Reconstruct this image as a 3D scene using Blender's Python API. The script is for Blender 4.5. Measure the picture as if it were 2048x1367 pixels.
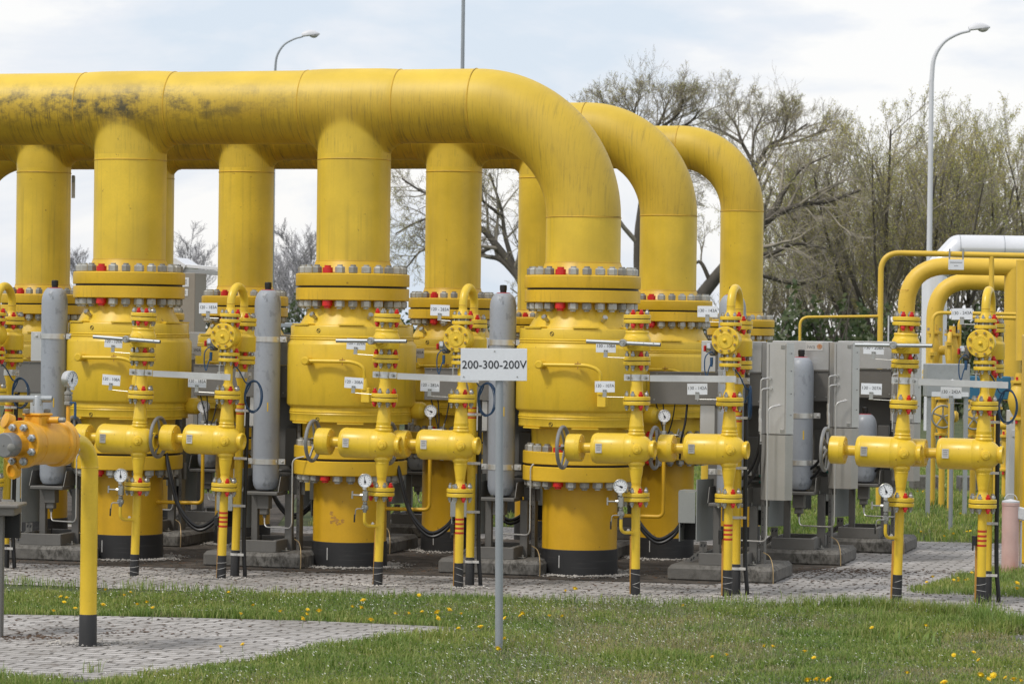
import bpy, math, random
import numpy as np
from mathutils import Vector, Matrix, Quaternion
random.seed(7); np.random.seed(7)
PI = math.pi
for o in list(bpy.data.objects): bpy.data.objects.remove(o)
SC = bpy.context.scene
# ------------------------------------------------------------------ camera
F = 6150.0            # focal length in photo pixels (photo 2048 wide)
H = 2.016             # eye height
ROLL = 0.0125
PITCH = 33.5 / F
cam = bpy.data.cameras.new('camera'); camo = bpy.data.objects.new('camera', cam)
SC.collection.objects.link(camo); SC.camera = camo
cam.sensor_width = 36; cam.lens = 36 * F / 2048; cam.clip_start = .5; cam.clip_end = 3000
cam.dof.use_dof = True; cam.dof.focus_distance = 24.0; cam.dof.aperture_fstop = 8
camo.matrix_world = Matrix.Translation((0, 0, H)) @ Matrix.Rotation(PI/2 - PITCH, 4, 'X') @ Matrix.Rotation(ROLL, 4, 'Z')
# ------------------------------------------------------------------ world + sun
SUN_EL, SUN_AZ = math.radians(52), math.radians(-128)    # azimuth from +Y towards +X: from the left, behind the camera
w = bpy.data.worlds.new('World'); SC.world = w; w.use_nodes = True
nt = w.node_tree; nt.nodes.clear()
def wn(t, **k):
    n = nt.nodes.new(t)
    for a, b in k.items(): setattr(n, a, b)
    return n
sky = wn('ShaderNodeTexSky', sky_type='NISHITA', sun_disc=False, sun_elevation=SUN_EL, sun_rotation=SUN_AZ)
sky.air_density = 1.0; sky.dust_density = 1.5; sky.ozone_density = 1.0
tc = wn('ShaderNodeTexCoord'); mp = wn('ShaderNodeMapping'); mp.inputs['Scale'].default_value = (1, 1, 2.1)
nz = wn('ShaderNodeTexNoise'); nz.inputs['Scale'].default_value = 5.5; nz.inputs['Detail'].default_value = 9; nz.inputs['Roughness'].default_value = .55
nz.inputs['Distortion'].default_value = .6
mx = wn('ShaderNodeMix', data_type='RGBA'); bg = wn('ShaderNodeBackground'); bg.inputs['Strength'].default_value = .1
wo = wn('ShaderNodeOutputWorld')
mx.inputs[0].default_value = .88
r2 = wn('ShaderNodeValToRGB'); e = r2.color_ramp.elements; e[0].position = .38; e[0].color = (.74, .825, .93, 1); e[1].position = .475; e[1].color = (.88, .91, .97, 1); k_ = e.new(.535); k_.color = (1.04, 1.03, 1.02, 1)
sc2 = wn('ShaderNodeVectorMath', operation='SCALE'); sc2.inputs['Scale'].default_value = 10.3
L = nt.links.new
L(tc.outputs['Generated'], mp.inputs[0]); L(mp.outputs[0], nz.inputs['Vector']); L(nz.outputs['Fac'], r2.inputs[0]); L(r2.outputs[0], sc2.inputs[0]); L(sc2.outputs[0], mx.inputs[7])
L(sky.outputs[0], mx.inputs[6]); L(mx.outputs[2], bg.inputs[0]); L(bg.outputs[0], wo.inputs[0])
sl = bpy.data.lights.new('sun', 'SUN'); sl.energy = 2.2; sl.angle = math.radians(9); sl.color = (1, .95, .88)
so = bpy.data.objects.new('sun', sl); SC.collection.objects.link(so)
sd = Vector((math.sin(SUN_AZ)*math.cos(SUN_EL), math.cos(SUN_AZ)*math.cos(SUN_EL), math.sin(SUN_EL)))
so.rotation_mode = 'QUATERNION'; so.rotation_quaternion = sd.to_track_quat('Z', 'Y'); so.location = (-20, -10, 30)
SC.view_settings.view_transform = 'Standard'; SC.view_settings.look = 'None'; SC.view_settings.exposure = 0; SC.view_settings.gamma = 1
SC.cycles.max_bounces = 6; SC.cycles.use_denoising = True
# ------------------------------------------------------------------ pixel <-> world helpers (2048 px photo)
cR, sR = math.cos(ROLL), math.sin(ROLL)
def unroll(px, py):
    dx, dy = px - 1024, 683.5 - py
    return dx*cR - dy*sR, dy*cR + dx*sR - 33.5
def at(px, py, Y):
    xn, yn = unroll(px, py); return Vector((xn*Y/F, Y, H + yn*Y/F))
def gnd(px, py, h=0):
    xn, yn = unroll(px, py); Y = (H - h)*F/(-yn); return Vector((xn*Y/F, Y, h))
TH = math.atan(.28)
U = Vector((math.cos(TH), -math.sin(TH), 0)); V = Vector((math.sin(TH), math.cos(TH), 0))
# ------------------------------------------------------------------ materials
MATS = {}
def newmat(name):
    m = bpy.data.materials.new(name); m.use_nodes = True; MATS[name] = m
    return m, m.node_tree, m.node_tree.nodes['Principled BSDF']
def N(nt, t, **k):
    n = nt.nodes.new(t)
    for a, b in k.items():
        if a in n.inputs: n.inputs[a].default_value = b
        else: setattr(n, a, b)
    return n
def ramp(nt, src, a, b, ca=(0, 0, 0, 1), cb=(1, 1, 1, 1)):
    r = N(nt, 'ShaderNodeValToRGB'); e = r.color_ramp.elements
    e[0].position = a; e[0].color = ca; e[1].position = b; e[1].color = cb
    nt.links.new(src, r.inputs[0]); return r.outputs[0]
def mixc(nt, fac, a, b, mode='MIX'):
    m = N(nt, 'ShaderNodeMix', data_type='RGBA', blend_type=mode)
    for i, x in ((0, fac), (6, a), (7, b)):
        if isinstance(x, (int, float)): m.inputs[i].default_value = x
        elif isinstance(x, tuple): m.inputs[i].default_value = x
        else: nt.links.new(x, m.inputs[i])
    return m.outputs[2]
def noise(nt, scale, detail=4, rough=.55, vec=None, stretch=None, obj=True, dist=0):
    c = N(nt, 'ShaderNodeTexCoord'); v = c.outputs['Object']
    if vec is not None: v = vec
    if stretch:
        m = N(nt, 'ShaderNodeMapping'); m.inputs['Scale'].default_value = stretch
        nt.links.new(v, m.inputs[0]); v = m.outputs[0]
    n = N(nt, 'ShaderNodeTexNoise', Scale=scale, Detail=detail, Roughness=rough, Distortion=dist); nt.links.new(v, n.inputs['Vector'])
    return n.outputs['Fac']
def bump(nt, b, src, strength=.2, dist=.01):
    n = N(nt, 'ShaderNodeBump', Strength=strength, Distance=dist); nt.links.new(src, n.inputs['Height'])
    nt.links.new(n.outputs[0], b.inputs['Normal'])
def paint(name, col, rough=.45, var=.12, dirt=0.0, dirtcol=(.05, .045, .03, 1), streak=(6, 6, .6), metal=0, bumps=.05, dscale=1.6, dlo=.5, dhi=.72, coat=0):
    m, nt, b = newmat(name); c4 = (*col, 1)
    n1 = noise(nt, 2.3, 5); dark = tuple(x*(1-var*1.6) for x in col) + (1,); lite = tuple(min(1, x*(1+var)) for x in col) + (1,)
    c = mixc(nt, ramp(nt, n1, .3, .7), dark, lite)
    n2 = noise(nt, 60, 2); c = mixc(nt, ramp(nt, n2, .35, .75, (0, 0, 0, 1), (.25, .25, .25, 1)), c, tuple(x*.8 for x in col) + (1,))
    if dirt:
        n3 = noise(nt, dscale*2, 6, .65, stretch=streak); n4 = noise(nt, dscale, 3)
        mm = N(nt, 'ShaderNodeMath', operation='MULTIPLY'); nt.links.new(ramp(nt, n3, dlo, dhi), mm.inputs[0]); nt.links.new(ramp(nt, n4, .40, .62), mm.inputs[1])
        m2 = N(nt, 'ShaderNodeMath', operation='MULTIPLY'); nt.links.new(mm.outputs[0], m2.inputs[0]); m2.inputs[1].default_value = dirt
        c = mixc(nt, m2.outputs[0], c, dirtcol)
    if name.startswith(('yellow', 'orange')): c = mixc(nt, ramp(nt, noise(nt, 17, 6, .7), .665, .70, (0, 0, 0, 1), (.7, .7, .7, 1)), c, (.20, .09, .02, 1))
    nt.links.new(c, b.inputs['Base Color'])
    nt.links.new(ramp(nt, n1, .2, .8, (rough*.85,)*3+(1,), (rough*1.2,)*3+(1,)), b.inputs['Roughness'])
    b.inputs['Metallic'].default_value = metal; b.inputs['Coat Weight'].default_value = coat
    bump(nt, b, noise(nt, 45, 3), bumps, .004)
    return m
Y1 = (.66, .405, .024)
paint('yellow', (.73, .495, .034), .38, .10, .6, (.20, .13, .02, 1), (5, 5, .5), dlo=.52, dhi=.8)
paint('yellow_flange', (.68, .425, .020), .42, .12, .6, (.12, .075, .02, 1), (7, 7, .4), dlo=.55, dhi=.75)
paint('yellow_small', (.76, .515, .036), .35, .10, .3, (.28, .16, .02, 1), (9, 9, 2), dlo=.55, dhi=.85, dscale=3)
paint('yellow_low', (.68, .39, .012), .42, .10, .3, (.25, .14, .02, 1), (5, 5, .8), dlo=.55, dhi=.85)
paint('yellow_far', (.72, .47, .05), .5, .08)
paint('orange', (.76, .375, .024), .4, .12, .3, (.25, .08, .02, 1))
paint('collar_pink', (.34, .05, .065), .5, .15)
paint('red_cap', (.62, .018, .014), .35, .15)
paint('red_band', (.50, .035, .012), .5, .1)
paint('rust_band', (.52, .27, .05), .7, .3, .8, (.12, .08, .06, 1), (4, 4, 2))
paint('nut_steel', (.47, .47, .44), .5, .25, .5, (.17, .16, .13, 1), (8, 8, 8), metal=.3)
paint('nut_dark', (.30, .295, .27), .6, .25, .4, (.07, .06, .05, 1), (8, 8, 8), metal=.3)
paint('nut_small', (.42, .42, .40), .35, .2, .4, (.16, .15, .12, 1), (20, 20, 20), metal=.75)
paint('stainless', (.64, .635, .62), .33, .08, .3, (.36, .34, .30, 1), (2, 2, .3), metal=.72, bumps=.02)
paint('stainless_tan', (.47, .455, .42), .40, .08, .3, (.28, .24, .18, 1), (2, 2, .3), metal=.6, bumps=.02)
paint('frame_grey', (.155, .15, .14), .5, .10, .4, (.12, .11, .10, 1), (3, 3, .5), metal=.3, bumps=.02)
paint('panel_grey', (.19, .18, .165), .42, .08, .3, (.16, .145, .12, 1), (2, 2, .4), metal=.45, bumps=.02)
paint('box_grey', (.27, .285, .275), .5, .06, .2, (.18, .18, .17, 1), bumps=.02)
paint('galvanised', (.40, .42, .43), .42, .12, .4, (.26, .27, .27, 1), (6, 6, 6), metal=.6)
paint('chrome', (.62, .64, .66), .22, .08, metal=.9, bumps=.01)
paint('wheel_grey', (.24, .24, .24), .42, .1, .3, (.2, .2, .19, 1), metal=.4)
paint('cylinder_grey', (.31, .335, .375), .42, .06, .8, (.16, .175, .19, 1), (3, 3, 1.8), dlo=.56, dhi=.62, dscale=2.2, bumps=.02)
paint('black_wrap', (.022, .022, .023), .55, .25, .5, (.07, .068, .065, 1), (1, 1, 14), dlo=.55, dhi=.7)
paint('black', (.010, .010, .010), .5, .2)
paint('rubber_hose', (.008, .008, .009), .35, .2)
paint('blue_cable', (.02, .07, .16), .4, .1)
paint('blue_box', (.03, .15, .27), .5, .1)
paint('green_plastic', (.01, .16, .12), .5, .1)
paint('white_plate', (.72, .74, .78), .4, .03, .15, (.5, .5, .5, 1))
paint('plate_grey', (.52, .51, .49), .4, .05)
paint('dial_white', (.76, .77, .79), .3, .02)
paint('ink', (.02, .02, .025), .6, .1)
paint('ink_grey', (.14, .14, .15), .6, .1)
paint('concrete', (.155, .148, .135), .9, .3, 1.0, (.045, .042, .036, 1), (5, 5, 3), bumps=.6, dlo=.42, dhi=.62, dscale=2.5)
paint('pole_grey', (.30, .325, .35), .45, .06, .3, (.2, .22, .24, 1), (8, 8, .5), metal=.2)
paint('pole_white', (.62, .63, .66), .45, .04)
paint('white_insulation', (.78, .79, .82), .25, .04, metal=.35, bumps=.02)
paint('white_box', (.62, .62, .63), .5, .05)
paint('tan_box', (.30, .27, .23), .5, .05)
paint('marker_pink', (.62, .42, .38), .6, .15, .8, (.45, .12, .07, 1), (1.2, 1.2, .4), dlo=.45, dhi=.65)
paint('brass', (.33, .24, .12), .4, .2, metal=.5)
paint('pebble', (.38, .36, .33), .8, .35)
paint('litter', (.085, .045, .022), .9, .4)
paint('petal', (.86, .60, .01), .6, .1)
paint('stem_green', (.16, .22, .06), .6, .2)
paint('tiny_white', (.86, .86, .78), .7, .1)
paint('shed_wall', (.35, .36, .37), .7, .08)
paint('weld', (.60, .37, .03), .55, .2, .6, (.12, .08, .03, 1))
paint('sticker_orange', (.55, .22, .06), .5, .1)
m = paint('bark', (.10, .088, .072), .9, .3, bumps=.4); paint('twig', (.29, .26, .21), .9, .2)
m = paint('bark_hazed', (.36, .35, .37), .9, .2)  # far-tree bark, distance haze put into its pale grey colour
# header paint: black grime in vertical streaks and blotches round the sides of the pipe
def header_paint(name, K1, K2):
    m, nt, b = newmat(name)
    n1 = noise(nt, 2.0, 5); c = mixc(nt, ramp(nt, n1, .3, .7), (.56, .385, .030, 1), (.72, .50, .044, 1))
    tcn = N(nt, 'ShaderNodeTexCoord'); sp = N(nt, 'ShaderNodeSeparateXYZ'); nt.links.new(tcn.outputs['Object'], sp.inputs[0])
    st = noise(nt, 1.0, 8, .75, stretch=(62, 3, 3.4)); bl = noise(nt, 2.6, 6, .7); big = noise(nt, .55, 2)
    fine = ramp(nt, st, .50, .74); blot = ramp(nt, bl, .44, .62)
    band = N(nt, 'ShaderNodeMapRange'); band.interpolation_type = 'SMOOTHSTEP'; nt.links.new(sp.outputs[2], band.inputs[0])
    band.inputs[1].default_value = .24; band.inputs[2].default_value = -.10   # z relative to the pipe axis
    def mul(a, bb):
        q = N(nt, 'ShaderNodeMath', operation='MULTIPLY')
        for i, x in enumerate((a, bb)):
            if isinstance(x, (int, float)): q.inputs[i].default_value = x
            else: nt.links.new(x, q.inputs[i])
        return q.outputs[0]
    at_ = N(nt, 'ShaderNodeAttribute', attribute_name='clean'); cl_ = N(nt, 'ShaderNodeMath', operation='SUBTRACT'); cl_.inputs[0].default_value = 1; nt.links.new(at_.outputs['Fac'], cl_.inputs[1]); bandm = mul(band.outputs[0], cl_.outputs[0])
    f0 = mul(mul(bandm, ramp(nt, noise(nt, 3, 6, .7), .25, .75, (.5, .5, .5, 1))), K1); c = mixc(nt, f0, c, (.40, .24, .015, 1))  # brown film below: grime plus underside shade painted into the colour
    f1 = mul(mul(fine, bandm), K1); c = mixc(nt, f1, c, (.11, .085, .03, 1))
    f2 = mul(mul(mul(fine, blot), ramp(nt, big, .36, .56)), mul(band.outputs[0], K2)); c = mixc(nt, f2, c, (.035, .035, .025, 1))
    lft = N(nt, 'ShaderNodeMapRange'); lft.interpolation_type = 'SMOOTHSTEP'; nt.links.new(sp.outputs[0], lft.inputs[0]); lft.inputs[1].default_value = -1.6; lft.inputs[2].default_value = -3.9
    mid = N(nt, 'ShaderNodeMapRange'); mid.interpolation_type = 'SMOOTHSTEP'; ab = N(nt, 'ShaderNodeMath', operation='ABSOLUTE'); sh = N(nt, 'ShaderNodeMath', operation='ADD'); sh.inputs[1].default_value = -.01
    nt.links.new(sp.outputs[2], sh.inputs[0]); nt.links.new(sh.outputs[0], ab.inputs[0]); nt.links.new(ab.outputs[0], mid.inputs[0]); mid.inputs[1].default_value = .24; mid.inputs[2].default_value = .03
    sm = noise(nt, 5.5, 9, .78, stretch=(1, 1, 1.3)); f3 = mul(mul(ramp(nt, sm, .45, .62), mid.outputs[0]), mul(lft.outputs[0], K2*.9)); c = mixc(nt, f3, c, (.028, .03, .024, 1))
    f4 = mul(ramp(nt, noise(nt, 14, 8, .8), .60, .70), mul(band.outputs[0], K1*.8)); c = mixc(nt, f4, c, (.10, .08, .03, 1))
    nt.links.new(c, b.inputs['Base Color']); b.inputs['Roughness'].default_value = .5
    bump(nt, b, noise(nt, 40, 3), .06, .004)
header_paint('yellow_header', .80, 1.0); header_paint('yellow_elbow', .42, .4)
# riser paint with rain streaks
paint('yellow_riser', (.70, .485, .036), .42, .12, .75, (.16, .115, .03, 1), (14, 14, .35), dlo=.52, dhi=.78, dscale=.9)
# pavers
m, nt, b = newmat('pavers')
tcn = N(nt, 'ShaderNodeTexCoord'); mpn = N(nt, 'ShaderNodeMapping'); mpn.inputs['Rotation'].default_value = (0, 0, TH)
nt.links.new(tcn.outputs['Object'], mpn.inputs[0])
br = N(nt, 'ShaderNodeTexBrick', Scale=1.0); br.inputs['Brick Width'].default_value = .2; br.inputs['Row Height'].default_value = .1
br.inputs['Mortar Size'].default_value = .011; br.inputs['Mortar Smooth'].default_value = .3; br.inputs['Bias'].default_value = -.2
br.inputs['Color1'].default_value = (.34, .325, .315, 1); br.inputs['Color2'].default_value = (.53, .51, .50, 1); br.inputs['Mortar'].default_value = (.035, .03, .025, 1)
wv = N(nt, 'ShaderNodeTexNoise', Scale=4.5, Detail=4); nt.links.new(mpn.outputs[0], wv.inputs['Vector'])
va = N(nt, 'ShaderNodeVectorMath', operation='SCALE'); va.inputs['Scale'].default_value = .09; nt.links.new(wv.outputs['Color'], va.inputs[0])
vb = N(nt, 'ShaderNodeVectorMath', operation='ADD'); nt.links.new(va.outputs[0], vb.inputs[0]); nt.links.new(mpn.outputs[0], vb.inputs[1])
nt.links.new(vb.outputs[0], br.inputs['Vector'])
c = mixc(nt, ramp(nt, noise(nt, .9, 5, .65), .42, .68), br.outputs['Color'], (.16, .15, .14, 1), 'MIX')
c2 = mixc(nt, .75, br.outputs['Color'], c)
c3 = mixc(nt, ramp(nt, noise(nt, 7, 6, .7), .56, .66), c2, (.07, .052, .04, 1))
c3 = mixc(nt, ramp(nt, noise(nt, 90, 2), .3, .7, (0, 0, 0, 1), (.3, .3, .3, 1)), c3, (.42, .40, .37, 1))
nt.links.new(c3, b.inputs['Base Color']); b.inputs['Roughness'].default_value = .9
ad = N(nt, 'ShaderNodeMath', operation='ADD'); iv = N(nt, 'ShaderNodeMath', operation='MULTIPLY'); iv.inputs[1].default_value = -1; nt.links.new(br.outputs['Fac'], iv.inputs[0])
nt.links.new(iv.outputs[0], ad.inputs[0]); nt.links.new(noise(nt, 9, 4), ad.inputs[1]); bump(nt, b, ad.outputs[0], .9, .012)
# soil / turf ground
m, nt, b = newmat('turf')
c = mixc(nt, ramp(nt, noise(nt, 1.2, 6, .6), .35, .65), (.03, .05, .014, 1), (.075, .095, .03, 1))
c = mixc(nt, ramp(nt, noise(nt, 5, 5, .7), .5, .75), c, (.13, .12, .06, 1))
nt.links.new(c, b.inputs['Base Color']); b.inputs['Roughness'].default_value = 1; bump(nt, b, noise(nt, 25, 5), .8, .03)
m, nt, b = newmat('gritty')
c = mixc(nt, ramp(nt, noise(nt, 6, 6, .7), .4, .65), (.035, .028, .022, 1), (.10, .085, .07, 1))
nt.links.new(c, b.inputs['Base Color']); b.inputs['Roughness'].default_value = 1; bump(nt, b, noise(nt, 30, 5), .9, .02)
def leafmat(name, a, c_, d, trans=.35):
    m, nt, b = newmat(name)
    g = N(nt, 'ShaderNodeNewGeometry'); r = N(nt, 'ShaderNodeValToRGB'); nt.links.new(g.outputs['Random Per Island'], r.inputs[0])
    e = r.color_ramp.elements; e[0].color = (*a, 1); e[1].color = (*d, 1); k = e.new(.5); k.color = (*c_, 1)
    cc = mixc(nt, ramp(nt, noise(nt, .8, 4, .6), .35, .65), tuple((.75, .85, .7, 1)), (1.15, 1.05, .9, 1)); c2 = mixc(nt, 1.0, r.outputs[0], cc, 'MULTIPLY')
    nt.links.new(c2, b.inputs['Base Color']); b.inputs['Roughness'].default_value = .55
    b.inputs['Subsurface Weight'].default_value = 0
    t = N(nt, 'ShaderNodeBsdfTranslucent'); nt.links.new(c2, t.inputs[0]); ms = N(nt, 'ShaderNodeMixShader'); ms.inputs[0].default_value = trans
    out = nt.nodes['Material Output']; nt.links.new(b.outputs[0], ms.inputs[1]); nt.links.new(t.outputs[0], ms.inputs[2]); nt.links.new(ms.outputs[0], out.inputs[0])
leafmat('grass_blade', (.13, .22, .04), (.23, .32, .07), (.40, .41, .18))
leafmat('grass_dry', (.34, .31, .18), (.42, .39, .25), (.26, .29, .12))
leafmat('bud_leaf', (.44, .45, .13), (.55, .52, .18), (.55, .48, .22), .5)
leafmat('bush_leaf', (.045, .075, .03), (.07, .10, .04), (.10, .12, .05))
# ------------------------------------------------------------------ mesh builder
class MB:
    def __init__(s): s.v = []; s.f = []; s.M = Matrix()
    def add(s, vs, fs):
        k = len(s.v); M = s.M
        s.v += [tuple(M @ Vector(q)) for q in vs]; s.f += [tuple(i + k for i in f) for f in fs]; return s
    def lathe(s, prof, seg=24, o=(0, 0, 0), ax=(0, 0, 1), cap=True):
        q = Vector(ax).normalized().to_track_quat('Z', 'Y'); O = Vector(o); vs = []; fs = []; n = len(prof)
        for r, z in prof:
            for i in range(seg):
                a = 2*PI*i/seg; vs.append(O + q @ Vector((r*math.cos(a), r*math.sin(a), z)))
        for j in range(n-1):
            for i in range(seg):
                i2 = (i+1) % seg; fs.append((j*seg+i, j*seg+i2, (j+1)*seg+i2, (j+1)*seg+i))
        if cap:
            if prof[0][0] > 1e-4: fs.append(tuple(range(seg-1, -1, -1)))
            if prof[-1][0] > 1e-4: fs.append(tuple((n-1)*seg+i for i in range(seg)))
        return s.add(vs, fs)
    def cyl(s, a, b, r, seg=16, r2=None):
        a = Vector(a); b = Vector(b); return s.lathe([(r, 0), (r if r2 is None else r2, (b-a).length)], seg, a, b-a)
    def tube(s, pts, r, seg=10, cap=True):
        pts = [Vector(p) for p in pts]; n = len(pts); rs = r if isinstance(r, (list, tuple)) else [r]*n
        vs = []; fs = []; up = None
        for i, p in enumerate(pts):
            t = (pts[min(i+1, n-1)] - pts[max(i-1, 0)]).normalized()
            if up is None: up = Vector((0, 0, 1)) if abs(t.z) < .9 else Vector((1, 0, 0))
            x = up - t*up.dot(t)
            if x.length < 1e-5: x = t.orthogonal()
            x.normalize(); y = t.cross(x); up = x
            for k in range(seg):
                a = 2*PI*k/seg; vs.append(p + (x*math.cos(a) + y*math.sin(a))*rs[i])
        for j in range(n-1):
            for i in range(seg):
                i2 = (i+1) % seg; fs.append((j*seg+i, j*seg+i2, (j+1)*seg+i2, (j+1)*seg+i))
        if cap: fs += [tuple(range(seg-1, -1, -1)), tuple((n-1)*seg+i for i in range(seg))]
        return s.add(vs, fs)
    def torus(s, c, ax, R, r, seg=40, ts=8, Ry=None):
        q = Vector(ax).normalized().to_track_quat('Z', 'Y'); c = Vector(c); Ry = Ry or R; vs = []; fs = []
        for i in range(seg):
            a = 2*PI*i/seg
            for j in range(ts):
                b = 2*PI*j/ts; vs.append(c + q @ Vector(((R + r*math.cos(b))*math.cos(a), (Ry + r*math.cos(b))*math.sin(a), r*math.sin(b))))
        for i in range(seg):
            for j in range(ts):
                i2, j2 = (i+1) % seg, (j+1) % ts; fs.append((i*ts+j, i2*ts+j, i2*ts+j2, i*ts+j2))
        return s.add(vs, fs)
    def box(s, c, size, bev=.004, rot=None):
        hx, hy, hz = [q/2 for q in size]; bev = min(bev, hx*.9, hy*.9, hz*.9); C = Vector(c); vs = []; idx = {}
        for sx in (-1, 1):
            for sy in (-1, 1):
                for sz in (-1, 1):
                    for k in range(3):
                        p = [sx*hx, sy*hy, sz*hz]
                        for a in range(3):
                            if a != k: p[a] -= (sx, sy, sz)[a]*bev
                        p = Vector(p)
                        if rot is not None: p = rot @ p
                        idx[(sx, sy, sz, k)] = len(vs); vs.append(C + p)
        fs = []
        for k in range(3):
            a, b_ = (k+1) % 3, (k+2) % 3
            for sg in (-1, 1):
                loop = []
                for (p, q) in ((-1, -1), (1, -1), (1, 1), (-1, 1)):
                    t = [0, 0, 0]; t[k] = sg; t[a] = p; t[b_] = q; loop.append(idx[(*t, k)])
                fs.append(tuple(loop if sg > 0 else loop[::-1]))
            for p in (-1, 1):
                for q in (-1, 1):
                    t0 = [0, 0, 0]; t1 = [0, 0, 0]; t0[a] = t1[a] = p; t0[b_] = t1[b_] = q; t0[k] = -1; t1[k] = 1
                    l = [idx[(*t0, a)], idx[(*t1, a)], idx[(*t1, b_)], idx[(*t0, b_)]]
                    fs.append(tuple(l if p*q < 0 else l[::-1]))
        for sx in (-1, 1):
            for sy in (-1, 1):
                for sz in (-1, 1):
                    l = [idx[(sx, sy, sz, k)] for k in range(3)]; fs.append(tuple(l if sx*sy*sz > 0 else l[::-1]))
        return s.add(vs, fs)
    def prism(s, poly, z0, z1):
        n = len(poly); vs = [(x, y, z0) for x, y in poly] + [(x, y, z1) for x, y in poly]
        fs = [tuple(range(n-1, -1, -1)), tuple(range(n, 2*n))] + [(i, (i+1) % n, n+(i+1) % n, n+i) for i in range(n)]
        return s.add(vs, fs)
    def mesh(s, name, mat, smooth=True, ang=33):
        me = bpy.data.meshes.new(name); me.from_pydata(s.v, [], s.f); me.update()
        if mat: me.materials.append(MATS[mat] if isinstance(mat, str) else mat)
        if smooth and len(s.f):
            me.shade_smooth(); me.set_sharp_from_angle(angle=math.radians(ang))
        return me
    def build(s, name, mat, parent=None, loc=None, **k):
        return obj(name, s.mesh(name, mat, **k), parent, loc)
def obj(name, me, parent=None, loc=None, rot=None):
    o = bpy.data.objects.new(name, me); SC.collection.objects.link(o)
    if parent is not None: o.parent = parent
    if loc is not None: o.location = loc
    if rot is not None: o.rotation_euler = rot
    return o
def tag(o, label, cat, group=None, kind=None):
    if label: o['label'] = label
    if cat: o['category'] = cat
    if group: o['group'] = group
    if kind: o['kind'] = kind
    return o
def thing(name, label, cat, loc, rot=(0, 0, 0), group=None):
    o = bpy.data.objects.new(name, None); SC.collection.objects.link(o); o.empty_display_size = .1
    o.location = loc; o.rotation_euler = rot; return tag(o, label, cat, group)
def arc(c, a, b, ang0, ang1, R, n=8):
    c, a, b = Vector(c), Vector(a), Vector(b)
    return [c + (a*math.cos(t) + b*math.sin(t))*R for t in [ang0 + (ang1-ang0)*i/n for i in range(n+1)]]
def bend(pts, R, n=6):
    """round the corners of a polyline"""
    P = [Vector(p) for p in pts]; out = [P[0]]
    for i in range(1, len(P)-1):
        a = (P[i-1]-P[i]); b = (P[i+1]-P[i]); r = min(R, a.length*.49, b.length*.49); a.normalize(); b.normalize()
        p0, p1 = P[i]+a*r, P[i]+b*r
        for k in range(n+1):
            t = k/n; out.append(p0*(1-t)**2 + P[i]*2*t*(1-t) + p1*t*t)
    out.append(P[-1]); return out
def smooth_path(pts, n=8):
    P = [Vector(p) for p in pts]; P = [P[0]*2-P[1]] + P + [P[-1]*2-P[-2]]; out = []
    for i in range(1, len(P)-2):
        for k in range(n):
            t = k/n; a, b, c, d = P[i-1], P[i], P[i+1], P[i+2]
            out.append(.5*((2*b) + (c-a)*t + (2*a-5*b+4*c-d)*t*t + (3*b-a-3*c+d)*t**3))
    out.append(P[-2]); return out
_TX = {}
def text_mesh(s, size, mat='ink', thick=-.004, depth=.0004, xs=1.0):
    key = (s, size, mat, thick, xs)
    if key in _TX: return _TX[key]
    cu = bpy.data.curves.new('lettering', 'FONT'); cu.body = s; cu.size = size; cu.align_x = 'CENTER'; cu.align_y = 'CENTER'
    cu.offset = thick*size; cu.extrude = depth; cu.resolution_u = 3
    o = bpy.data.objects.new('tmp', cu); SC.collection.objects.link(o); bpy.context.view_layer.update()
    me = bpy.data.meshes.new_from_object(o.evaluated_get(bpy.context.evaluated_depsgraph_get()))
    me.transform(Matrix.Rotation(PI/2, 4, 'X') @ Matrix.Diagonal((xs, 1, 1, 1))); me.materials.clear(); me.materials.append(MATS[mat])
    bpy.data.objects.remove(o); bpy.data.curves.remove(cu); me.name = 'lettering'; _TX[key] = me; return me
# ------------------------------------------------------------------ bolts (shared meshes)
def stud_mesh(R, h, half, tip, seg=6):
    """stud with a hex nut above and below a flange joint; half = half joint height"""
    b = MB()
    for sg in (1, -1):
        z0 = half*sg; b.lathe([(R*.86, z0), (R, z0+sg*h*.12), (R, z0+sg*h*.85), (R*.84, z0+sg*h)] if sg > 0 else [(R*.84, z0-h), (R, z0-h*.85), (R, z0-h*.12), (R*.86, z0)], seg)
        b.lathe([(R*.56, z0 + (h if sg > 0 else -h-tip)), (R*.56, z0 + (h+tip if sg > 0 else -h))], 12)
    b.lathe([(R*.5, -half), (R*.5, half)], 10)
    return b
def nutgroup(parent, zc, Rc, n, proto, red, off=0, name='stud_bolt', redset=()):
    for i in range(n):
        a = off + 2*PI*i/n
        me = red if i in redset else proto[i % len(proto)] if isinstance(proto, list) else proto
        o = obj(name, me, parent, (Rc*math.cos(a), Rc*math.sin(a), zc), (0, 0, a + (i*.37 % 1)*1.0))
        if i in redset: o['label'] = 'red painted stud bolt'
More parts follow.
